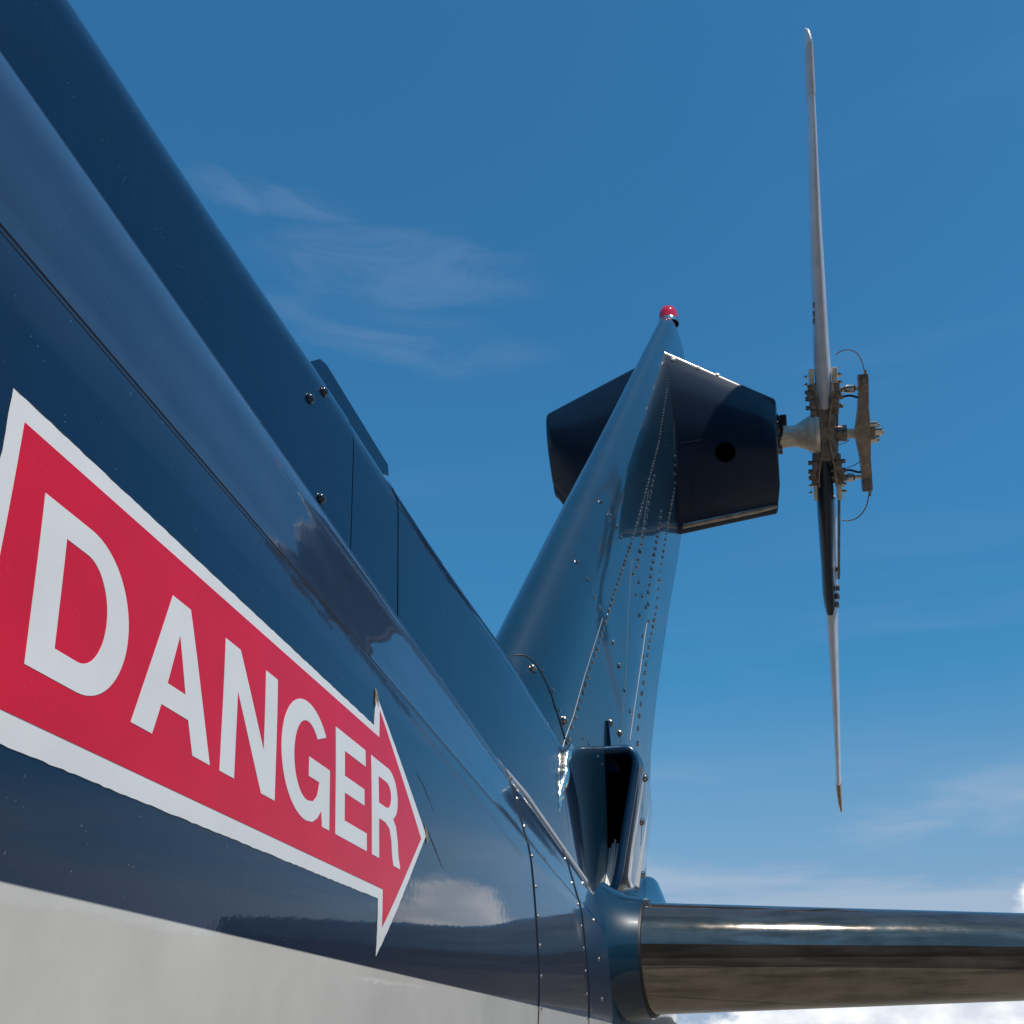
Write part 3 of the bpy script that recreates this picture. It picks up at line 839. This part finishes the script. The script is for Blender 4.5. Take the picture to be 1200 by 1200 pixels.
for py in (458, 561):
    tube(bm, [rp(984, py), rp(987, py), rp(990, py), rp(997, py), rp(999, py), rp(1006, py)], [0.006, 0.013, 0.017, 0.017, 0.008, 0.008], 12)
pieces('pitch_link', bm, steel, rotor)
bm = bmesh.new()
for py in (467, 553):
    tube(bm, spline([rp(983, py, 0.02), rp(993, py - 1, 0.02), rp(1002, py + 2, 0.02), rp(1008, py + 1, 0.02)], 4), 0.004, 6)
pieces('control_cable', bm, dark, rotor)
bm = bmesh.new()
tube(bm, spline([rp(977, 418), rp(984, 414), rp(992, 413.5), rp(1000, 418), rp(1006, 430), rp(1009, 445)], 6), 0.0022, 6)
tube(bm, spline([rp(985, 611), rp(993, 612), rp(1003, 608), rp(1011, 596), rp(1015, 576)], 6), 0.0022, 6)
cyl(bm, rp(1009, 438), rp(1009, 446), 0.005, 8); cyl(bm, rp(1015, 574), rp(1015, 584), 0.005, 8)
tube(bm, spline([rp(978, 522), rp(987, 521), rp(993, 517)], 4), 0.0016, 5)
tube(bm, spline([rp(990, 550), rp(998, 547), rp(1006, 542)], 4), 0.0016, 5)
pieces('bonding_wire', bm, bronze, rotor)

# ------------------------------------------------------------------ horizontal stabilizer and its root collar
def stab_ring(px, Y, ytop, ybot, chord=0.42, grow=0.0):
    T = onY(px, ytop, Y); B = onY(px, ybot, Y)
    c = (T.z + B.z) / 2; h = (T.z - B.z) / 2 + grow; x = (T.x + B.x) / 2
    out_ = []
    for k in range(49):
        a = -math.pi * 0.5 + math.pi * k / 48          # around the nose from bottom to top
        out_.append(Vector((x, Y - (h * 1.05) * math.cos(a), c + h * math.sin(a))))
    out_.append(Vector((x, Y + chord * 0.4, c + h * 0.75)))
    out_.append(Vector((x, Y + chord, c + 0.002)))
    out_.append(Vector((x, Y + chord, c - 0.002)))
    out_.append(Vector((x, Y + chord * 0.4, c - h * 0.75)))
    return out_
bm = bmesh.new()
Y0, Y1 = 1.68, 1.92
sr = []
for k in range(13):
    t = k / 12; px = 758 + (1330 - 758) * t
    sr.append(stab_ring(px, Y0 + (Y1 - Y0) * t, 1057.5 + (1073 - 1057.5) * t, 1189.5 + (1167.5 - 1189.5) * t))
loft(bm, sr)
stab = obj('horizontal_stabilizer', bm, stab_m, smooth=30)
# starboard twin of the stabilizer on the far side
bm = bmesh.new()
loft(bm, [[Vector((-1.0 - p.x, p.y, p.z)) for p in r_] for r_ in sr])
obj('horizontal_stabilizer', bm, stab_m, smooth=30)
bm = bmesh.new()
def coll(px, g, y, tw=0.0):
    r_ = stab_ring(px, y, 1058, 1189.5, 0.40, g); return r_
base = [coll(712, 0.030, 1.66), coll(724, 0.020, 1.665), coll(738, 0.011, 1.67), coll(752, 0.0075, 1.675), coll(762, 0.0065, 1.68)]
loft(bm, base)
bv_col = bvh_of(bm)
obj('stabilizer_root_collar', bm, fin_paint, smooth=30)
bm = bmesh.new()
loft(bm, [coll(761.5, 0.0045, 1.68), coll(764.5, 0.0042, 1.681)])
obj('root_gasket', bm, dark, smooth=30)
# ------------------------------------------------------------------ duct between fin and boom end
def rrect(cx, cz, hx, hz, r_, n=6, lean=0.0):
    P = []
    for sx, sz, a0_ in ((1, 1, 0), (-1, 1, 90), (-1, -1, 180), (1, -1, 270)):
        for k in range(n + 1):
            a = R(a0_ + 90 * k / n)
            P.append((cx + sx * (hx - r_) + r_ * math.cos(a), cz + sz * (hz - r_) + r_ * math.sin(a)))
    return [(x + lean * (z - cz), z) for x, z in P]
YD = 1.82
tr = onY(751, 879, YD); br_ = onY(720, 1046, YD); tl = onY(694, 876, YD); bl_ = onY(684, 1046, YD)
cz = (tr.z + br_.z) / 2; hz_ = (tr.z - br_.z) / 2 + 0.002
def xr_at(z): return br_.x + (tr.x - br_.x) * (z - br_.z) / (tr.z - br_.z)
def xl_at(z): return bl_.x + (tl.x - bl_.x) * (z - bl_.z) / (tl.z - bl_.z)
def dring(Y, g, shift=(0, 0)):
    """rounded opening with leaning sides; g grows it"""
    out_ = []
    hx0 = 0.06
    for x, z in rrect(0, 0, hx0 + g, hz_ + g, 0.036 + g, 8):
        zz = cz + z
        m_, h_w = (xr_at(zz) + xl_at(zz)) / 2, (xr_at(zz) - xl_at(zz)) / 2
        xx = m_ + (x / hx0) * h_w if abs(x) <= hx0 else m_ + math.copysign(h_w + abs(x) - hx0, x)
        out_.append(Vector((xx + shift[0], Y - 0.10 * z, zz + shift[1])))
    return out_
bm = bmesh.new()
loft(bm, [dring(YD + 0.22, -0.026), dring(YD + 0.02, -0.012), dring(YD + 0.006, -0.010), dring(YD, -0.006), dring(YD, 0.002), dring(YD + 0.012, 0.006), dring(YD + 0.06, 0.006, (-0.002, 0)),
          dring(YD + 0.2, 0.004, (-0.020, -0.006)), dring(YD + 0.38, 0.003, (-0.052, -0.014)), dring(YD + 0.53, 0.000, (-0.085, -0.03)), dring(YD + 0.6, -0.01, (-0.11, -0.04))], cap0=False, cap1=True)
bv_duct = bvh_of(bm)
duct = obj('air_duct', bm, paint, smooth=40)
bm = bmesh.new()
P = dring(YD - 0.002, -0.001); P = P + P[:1]
tube(bm, P, 0.0078, 12, cap=False)
child(obj('duct_rim', bm, rim_m, heli, smooth=70), duct)
bm = bmesh.new(); seam(bm, bv_duct, [(757, 895), (753, 940), (751, 990), (753, 1040)], 0.0012, 0.01); child(obj('panel_seam', bm, dark, heli), duct)
for px, py in ((756, 912), (752, 963), (753, 1025)):
    l, n = hit(bv_duct, px, py)
    if l:
        if n.dot(CAM - l) < 0: n = -n
        bm = bmesh.new(); dome(bm, l, n, 0.0075, 0.8, 12, 4); child(obj('screw_head', bm, rivet_m, heli), duct)
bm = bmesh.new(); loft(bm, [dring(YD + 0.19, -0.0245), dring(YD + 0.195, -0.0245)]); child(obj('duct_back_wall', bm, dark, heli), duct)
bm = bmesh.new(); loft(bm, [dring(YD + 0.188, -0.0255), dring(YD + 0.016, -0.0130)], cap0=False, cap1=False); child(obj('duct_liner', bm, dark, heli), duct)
for k in range(4):
    bm = bmesh.new()
    a = onY(708.5 + 3.0 * k, 1050, YD + 0.004); b = onY(715 + 3.0 * k, 984 + 5 * abs(k - 2), YD + 0.04)
    tube(bm, [a, a.lerp(b, 0.5) + Vector((0, 0.003, 0)), b], [0.0030, 0.0028, 0.0020], 8)
    child(obj('duct_slat', bm, slat_m, heli), duct)
# tail end body below / behind: blends duct, collar and boom end
bm = bmesh.new()
def tring(Y, xr_, zt, zb, xl_=-0.62, r_=0.05):
    cx_ = (xr_ + xl_) / 2; hx = (xr_ - xl_) / 2; czz = (zt + zb) / 2; hzz = (zt - zb) / 2
    return [Vector((x, Y, z)) for x, z in rrect(cx_, czz, hx, hzz, r_, 6)]
loft(bm, [tring(1.50, -0.392, 1.755, 1.50), tring(1.56, -0.384, 1.765, 1.49), tring(1.62, -0.375, 1.77, 1.49), tring(1.70, -0.365, 1.77, 1.49), tring(1.95, -0.37, 1.78, 1.50), tring(2.25, -0.41, 1.85, 1.56, -0.59), tring(2.42, -0.46, 1.9, 1.62, -0.54, 0.03)])
bv_tail = bvh_of(bm)
tail = obj('tail_end_fairing', bm, fin_paint, smooth=30)
# pale tubes along the boom's shoulder, painting in the light its crest catches
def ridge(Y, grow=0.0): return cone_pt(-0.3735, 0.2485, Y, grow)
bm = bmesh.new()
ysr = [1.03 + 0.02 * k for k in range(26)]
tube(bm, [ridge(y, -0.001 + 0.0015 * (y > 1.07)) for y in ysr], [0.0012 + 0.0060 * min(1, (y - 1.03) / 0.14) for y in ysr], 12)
obj('ridge_highlight_end', bm, highlight_m, smooth=60)
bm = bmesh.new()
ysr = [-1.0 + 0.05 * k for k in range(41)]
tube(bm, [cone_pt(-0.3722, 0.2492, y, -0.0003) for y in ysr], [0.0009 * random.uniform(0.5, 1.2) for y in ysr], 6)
child(obj('ridge_highlight', bm, highlight_m, heli, smooth=60), boom)

# ------------------------------------------------------------------ boom rivets and seams
def seam_ring(bm, Y, z0, z1, grow, wd=0.0009):
    pts = [(x, z) for x, z in HP if z0 <= z <= z1]
    P = [cone_pt(x, z, Y, grow) for x, z in pts]
    tube(bm, P, wd, 6)
bm = bmesh.new(); seam_ring(bm, 1.065, -0.15, 0.262, 0.0004, 0.0007); child(obj('lap_seam', bm, dark, heli), boom)
bm = bmesh.new(); seam_ring(bm, 1.36, -0.15, 0.262, 0.0018, 0.0008); child(obj('lap_seam', bm, dark, heli), sleeve)
bm = bmesh.new()
def row(bm, Y, grow, zs_, r_, bv):
    for z in zs_:
        x = np.interp(z, [q[1] for q in HP[::-1]], [q[0] for q in HP[::-1]])
        p = cone_pt(float(x), z, Y, grow); l, n, _, _ = bv.find_nearest(p)
        if n.dot(CAM - l) < 0: n = -n
        dome(bm, l, n, r_, 0.6, 8, 3)
row(bm, 1.073, 0.001, [0.255, 0.236, 0.214, 0.185, 0.155, 0.125, 0.097, 0.07, 0.042, 0.014, -0.014, -0.04], 0.0022, bv_sleeve)
child(obj('rivet_rows', bm, rivet_m, heli, kind='stuff'), sleeve)
bm = bmesh.new()
row(bm, 1.348, 0.001, [0.25, 0.225, 0.19, 0.16, 0.13, 0.10, 0.07, 0.04, 0.01, -0.02], 0.0022, bv_sleeve)
child(obj('rivet_rows', bm, rivet_m, heli, kind='stuff'), sleeve)
bm = bmesh.new()
row(bm, 1.46, 0.003, [0.22, 0.16, 0.10, 0.04, -0.02], 0.0030, bv_end)
child(obj('rivet_rows', bm, rivet_m, heli, kind='stuff'), bend)
# crumpled bright seal at the cover's rear end
bm = bmesh.new()
P = []
for (px, py) in ((657, 878), (651, 893), (647, 912), (641, 930), (637, 950), (634, 962)):
    l, n = hit(bv_fin, px, py)
    if l: P.append(l + Vector((0.020 + random.uniform(-0.003, 0.003), -0.012, 0)))
if len(P) > 2: tube(bm, spline(P, 4), [0.010 * random.uniform(0.4, 1.0) for _ in range((len(P) - 1) * 4 + 1)], 8)
obj('cover_end_seal', bm, putty, smooth=70)

# ------------------------------------------------------------------ warning decal (flat film laid on the boom side)
bxs = [(z, x) for x, z in HP if -0.1 < z < 0.17][::-1]
def side_x(Y, zw, off):
    s = (1 - Y / APEX.y) / (1 - YR / APEX.y)
    Zc = (0.06 + 1.6 - APEX.z) * s + APEX.z
    z = (zw - Zc) / s + 0.06
    x = np.interp(z, [q[0] for q in bxs], [q[1] for q in bxs])
    return APEX.x + (x + 0.5) * s + off
def film(name, polys, m, off, parent, thick=0.00012):
    """polys: (outer, [holes]) in (Y, Z) metres; laid on the curved side as a thin sheet with edges"""
    bm = bmesh.new()
    for outer, holes in polys:
        es = []
        for loop in [outer] + holes:
            loop = [q for q, pv_ in zip(loop, loop[-1:] + loop[:-1]) if math.dist(q, pv_) > 1e-5]
            vs = [bm.verts.new((0, y, z)) for y, z in loop]
            es += [bm.edges.new((vs[i], vs[(i + 1) % len(vs)])) for i in range(len(vs))]
        bmesh.ops.triangle_fill(bm, use_beauty=True, use_dissolve=False, edges=es, normal=(1, 0, 0))
    zmin = min(v.co.z for v in bm.verts); zmax = max(v.co.z for v in bm.verts)
    ymin = min(v.co.y for v in bm.verts); ymax = max(v.co.y for v in bm.verts)
    for k in range(1, int((zmax - zmin) / 0.004) + 1):
        bmesh.ops.bisect_plane(bm, geom=bm.verts[:] + bm.edges[:] + bm.faces[:], plane_co=(0, 0, zmin + k * 0.004), plane_no=(0, 0, 1))
    for k in range(1, int((ymax - ymin) / 0.03) + 1):
        bmesh.ops.bisect_plane(bm, geom=bm.verts[:] + bm.edges[:] + bm.faces[:], plane_co=(0, ymin + k * 0.03, 0), plane_no=(0, 1, 0))
    g_ = bmesh.ops.extrude_face_region(bm, geom=bm.faces[:])
    top_ = {v for v in g_['geom'] if isinstance(v, bmesh.types.BMVert)}
    for v in bm.verts:
        v.co.x = side_x(v.co.y, v.co.z, off + (0 if v in top_ else -thick))
    return child(obj(name, bm, m, heli, smooth=30), parent) if parent is not heli else obj(name, bm, m, heli, smooth=30)
def yz(px, py):
    l, n = hit(bv_boom, px, py); return (l.y, l.z)
A1 = yz(15, 455); A2 = yz(438, 850); A3 = yz(440, 812); A4 = yz(499, 979); A5 = yz(440, 1121); A6 = yz(442.5, 1053); A7 = yz(2, 870)
yl = (A1[0] + 0.003)
slope_t = (A2[1] - A1[1]) / (A2[0] - A1[0]); slope_b = (A6[1] - A7[1]) / (A6[0] - A7[0])
print('DECAL', A1, A2, A3, A4, A5, A6, A7, slope_t, slope_b)
def jag(P, amp=0.00022, step=0.0035):
    o = []
    for (a, b) in zip(P, P[1:] + P[:1]):
        d = math.dist(a, b); n = max(1, int(d / step))
        for k in range(n):
            t = k / n; j = 0 if k == 0 else random.uniform(-amp, amp)
            nx, nz = -(b[1] - a[1]) / d, (b[0] - a[0]) / d
            o.append((a[0] + (b[0] - a[0]) * t + nx * j, a[1] + (b[1] - a[1]) * t + nz * j))
    return o
outer = [A1, A2, A3, A4, A5, A6, (A7[0] + 0.0, A7[1])]
i1 = yz(28, 495); i2 = yz(444, 864); i3 = yz(444.5, 832); i4 = yz(493, 983); i5 = yz(447, 1087); i6 = yz(448, 1042); i7 = yz(2, 830)
i7 = (i1[0] + 0.0, i7[1])
A7 = (A1[0], A7[1]); outer[-1] = A7
print('INNER', i1, i2, i3, i4, i5, i6, i7)
decal = film('warning_decal', [(jag(outer), [])], white_d, 0.0003, heli)
decal['label'] = 'red and white arrow decal with the word DANGER'
def strip(a, b, wd):
    n_ = 120; up, dn2 = [], []
    for k in range(n_ + 1):
        t = k / n_; y = a[0] + (b[0] - a[0]) * t; z = a[1] + (b[1] - a[1]) * t
        up.append((y, z + wd * random.uniform(0.15, 1.0))); dn2.append((y, z - 0.0012))
    return up + dn2[::-1]
film('adhesive_edge', [(strip((A1[0] + 0.002, A1[1]), (A2[0] - 0.004, A2[1]), 0.0006), [])], mat('dirty_adhesive', (0.05, 0.04, 0.03), 0.7, mottle=0.5, mscale=200), 0.00018, decal, 0.0001)
film('red_field', [([i1, i2, i3, i4, i5, i6, i7], [])], red_d, 0.00042, decal)
for wp in ([(A3[0] - 0.003, A3[1] - 0.010), (A3[0] - 0.0015, A3[1] + 0.003), (A3[0] + 0.002, A3[1] + 0.0015), (A3[0] + 0.004, A3[1] - 0.009), (A3[0] + 0.001, A3[1] - 0.004)],
           [(A4[0] - 0.003, A4[1] + 0.008), (A4[0] + 0.0028, A4[1] + 0.003), (A4[0] + 0.0028, A4[1] - 0.007), (A4[0] - 0.001, A4[1] - 0.003)]):
    film('worn_decal_edge', [(jag(wp, 0.0008, 0.002), [])], ochre, 0.0007, decal)
for sp_, wd_ in (([(499, 968), (507, 990), (519, 1018)], 0.0022), ([(488, 905), (498, 925), (508, 950)], 0.0008)):
    Q_ = [yz(*q) for q in sp_]
    a_ = [(y, z + wd_ * (0.4 + 0.6 * k)) for k, (y, z) in enumerate(Q_[:2])]; b_ = [(y + wd_ * 0.6, z - wd_ * 0.5) for y, z in Q_[:2]]
    film('scuff_mark', [(jag([a_[0], a_[1], Q_[2], b_[1], b_[0]], 0.0005, 0.003), [])], mat('dark_scuff', (0.012, 0.013, 0.018), 0.6, mottle=0.4, mscale=90), 0.0001, boom, 0.00006)
# letters on a common baseline; x runs along the boom
def arc(cx, cy, rx, ry, a0_, a1_, n=30): return [(cx + rx * math.cos(R(a0_ + (a1_ - a0_) * k / n)), cy + ry * math.sin(R(a0_ + (a1_ - a0_) * k / n))) for k in range(n + 1)]
S = 0.21
LET = {
 'D': ([[(0, 0)] + [(0.42, 0)] + arc(0.42, 0.5, 0.42, 0.5, -90, 90) + [(0, 1)]], [[(S, 0.17), (0.40, 0.17)] + arc(0.40, 0.5, 0.225, 0.33, -90, 90) + [(S, 0.83)]], 0.84),
 'A': ([[(0, 0), (0.22, 0), (0.295, 0.22), (0.605, 0.22), (0.68, 0), (0.90, 0), (0.56, 1), (0.34, 1)]], [[(0.345, 0.38), (0.555, 0.38), (0.45, 0.76)]], 0.90),
 'N': ([[(0, 0), (0.20, 0), (0.20, 0.66), (0.60, 0), (0.82, 0), (0.82, 1), (0.62, 1), (0.62, 0.34), (0.22, 1), (0, 1)]], [], 0.82),
 'G': ([arc(0.45, 0.5, 0.45, 0.52, 38, 270, 48) + [(0.56, -0.005), (0.65, 0.05), (0.72, 0.13), (0.74, 0.0), (0.88, 0.0), (0.88, 0.54), (0.48, 0.54), (0.48, 0.37), (0.68, 0.37), (0.64, 0.24), (0.57, 0.175)] + arc(0.46, 0.5, 0.245, 0.345, 275, 45, 40)[0:]], [], 0.88),
 'E': ([[(0, 0), (0.76, 0), (0.76, 0.17), (S, 0.17), (S, 0.43), (0.70, 0.43), (0.70, 0.59), (S, 0.59), (S, 0.83), (0.74, 0.83), (0.74, 1), (0, 1)]], [], 0.76),
 'R': ([[(0, 0), (S, 0), (S, 0.40), (0.40, 0.40), (0.53, 0.36), (0.59, 0.24), (0.61, 0.08), (0.65, 0), (0.86, 0), (0.86, 0.03), (0.81, 0.12), (0.79, 0.28), (0.74, 0.42), (0.65, 0.485)]
        + [(0.75, 0.55)] + arc(0.53, 0.72, 0.28, 0.28, -20, 90, 10) + [(0, 1)]], [[(S, 0.56), (0.46, 0.56)] + arc(0.46, 0.70, 0.14, 0.135, -90, 90, 10) + [(S, 0.835)]], 0.86),
}
# left edge, right edge (m along the boom) of each letter, and one baseline / cap line
base_l = yz(27, 778); base_r = yz(437, 1002); cap_l = yz(52, 577); cap_r = yz(436, 886)
def lin(a, b, y): return a[1] + (b[1] - a[1]) * (y - a[0]) / (b[0] - a[0])
spans = []
for ch, pa, pb in (('D', (27, 778), (158, 703)), ('A', (152, 845), (245, 893)), ('N', (256, 903), (321, 933)), ('G', (330, 880), (385, 966)), ('E', (392, 976), (429, 994)), ('R', (435, 1002), (468, 1019))):
    spans.append((ch, yz(*pa)[0], yz(*pb)[0]))
print('SPANS', spans, base_l, base_r, cap_l, cap_r)
for ch, ya, yb in spans:
    outs, holes, wd = LET[ch]
    def mp_(loop):
        o = []
        for x, y in loop:
            Yy = ya + (yb - ya) * x / wd
            z0_, z1_ = lin(base_l, base_r, Yy), lin(cap_l, cap_r, Yy)
            lean_ = (cap_l[0] - base_l[0]) + ((cap_r[0] - base_r[0]) - (cap_l[0] - base_l[0])) * (Yy - base_l[0]) / (base_r[0] - base_l[0])
            o.append((Yy + lean_ * y, z0_ + (z1_ - z0_) * y))
        return o
    film('letter', [(mp_(outs[0]), [mp_(h) for h in holes])], white_d, 0.00054, decal)['label'] = 'white letter ' + ch

# ------------------------------------------------------------------ rest of the aircraft (forward of the camera, mirrored in the paint)
bm = bmesh.new(); rings = []
for Y, hw, zt, zb in ((-1.35, 0.36, 2.15, 1.25), (-1.6, 0.55, 2.25, 0.95), (-2.0, 0.72, 2.35, 0.62), (-2.8, 0.78, 2.40, 0.55), (-3.8, 0.78, 2.36, 0.55), (-4.5, 0.70, 2.15, 0.58), (-5.0, 0.5, 1.75, 0.68), (-5.3, 0.22, 1.35, 0.85)):
    rings.append([Vector((x, Y, z)) for x, z in rrect(-0.5, (zt + zb) / 2, hw, (zt - zb) / 2, min(hw, (zt - zb) / 2) * 0.6, 8)])
loft(bm, rings); obj('fuselage', bm, paint, smooth=50)
bm = bmesh.new(); rings = []
for Y, hw, zt in ((-1.3, 0.14, 2.55), (-1.8, 0.30, 2.68), (-2.6, 0.38, 2.75), (-3.3, 0.32, 2.70), (-3.7, 0.15, 2.5)):
    rings.append([Vector((x, Y, z)) for x, z in rrect(-0.5, (zt + 2.2) / 2, hw, (zt - 2.2) / 2, 0.1, 6)])
loft(bm, rings); obj('engine_cowling', bm, paint, smooth=50)
for s_ in (-1, 1):
    bm = bmesh.new(); box(bm, (-0.5 + s_ * 0.785, -3.4, 1.85), (0.012, 0.8, 0.55), bev=0.004); obj('cabin_window', bm, glass)
    bm = bmesh.new()
    X = -0.5 + s_ * 1.0
    tube(bm, spline([(X, -1.6, 0.06), (X, -4.6, 0.06), (X, -5.1, 0.16), (X, -5.3, 0.3)], 6), 0.045, 12)
    obj('skid', bm, steel)
for Y in (-2.3, -4.0):
    bm = bmesh.new()
    tube(bm, spline([(-1.5, Y, 0.08), (-1.25, Y, 0.45), (-0.9, Y, 0.62), (-0.5, Y, 0.64), (-0.1, Y, 0.62), (0.25, Y, 0.45), (0.5, Y, 0.08)], 5), 0.035, 10)
    obj('cross_tube', bm, steel)
bm = bmesh.new(); cyl(bm, (-0.5, -2.7, 2.6), (-0.5, -2.7, 3.35), 0.06, 16); cyl(bm, (-0.5, -2.7, 3.2), (-0.5, -2.7, 3.34), 0.2, 20)
obj('rotor_mast', bm, grease)
for s_ in (-1, 1):
    bm = bmesh.new()
    loft(bm, [[Vector((-0.5 + s_ * d, -2.7 + y, 3.27 + z - 0.004 * d * d)) for y, z in ((0.18, 0), (0.0, 0.025), (-0.1, 0.02), (-0.14, 0), (-0.1, -0.02), (0.0, -0.02))] for d in (0.15, 1.5, 3, 4.9)])
    obj('main_rotor_blade', bm, cuff_m)

# hangar added unseen behind the camera to mirror as a dark band
hg = bpy.data.objects.new('unseen_hangar', None); col.objects.link(hg); hg.location = (12, -21, 0)
hg['label'] = 'added dark brown hangar with a low pitched roof standing behind the camera'; hg['category'] = 'unseen_hangar'
def hobj(name, bm, m):
    me = bpy.data.meshes.new(name); bmesh.ops.recalc_face_normals(bm, faces=bm.faces); bm.to_mesh(me); bm.free(); me.materials.append(m)
    o = bpy.data.objects.new(name, me); col.objects.link(o); o.parent = hg; return o
wall_m = mat('brown_cladding', (0.055, 0.038, 0.026), 0.7, mottle=0.2, mscale=0.5)
roof_m = mat('hangar_roof', (0.10, 0.095, 0.09), 0.6, mottle=0.2, mscale=0.5)
door_m = mat('hangar_door', (0.022, 0.018, 0.016), 0.6, mottle=0.2, mscale=0.5)
bm = bmesh.new(); box(bm, (0, -12, 6.5), (70, 24, 13)); hobj('wall', bm, wall_m)
bm = bmesh.new(); loft(bm, [[Vector((x, y, z)) for y, z in ((0.8, 12.9), (0.8, 13.2), (-12, 16.5), (-24.8, 13.2), (-24.8, 12.9))] for x in (-35.6, 35.6)]); hobj('roof', bm, roof_m)
for k in range(6):
    bm = bmesh.new(); box(bm, (-25 + 10 * k, 0.1, 5), (9.6, 0.25, 10)); hobj('door', bm, door_m)
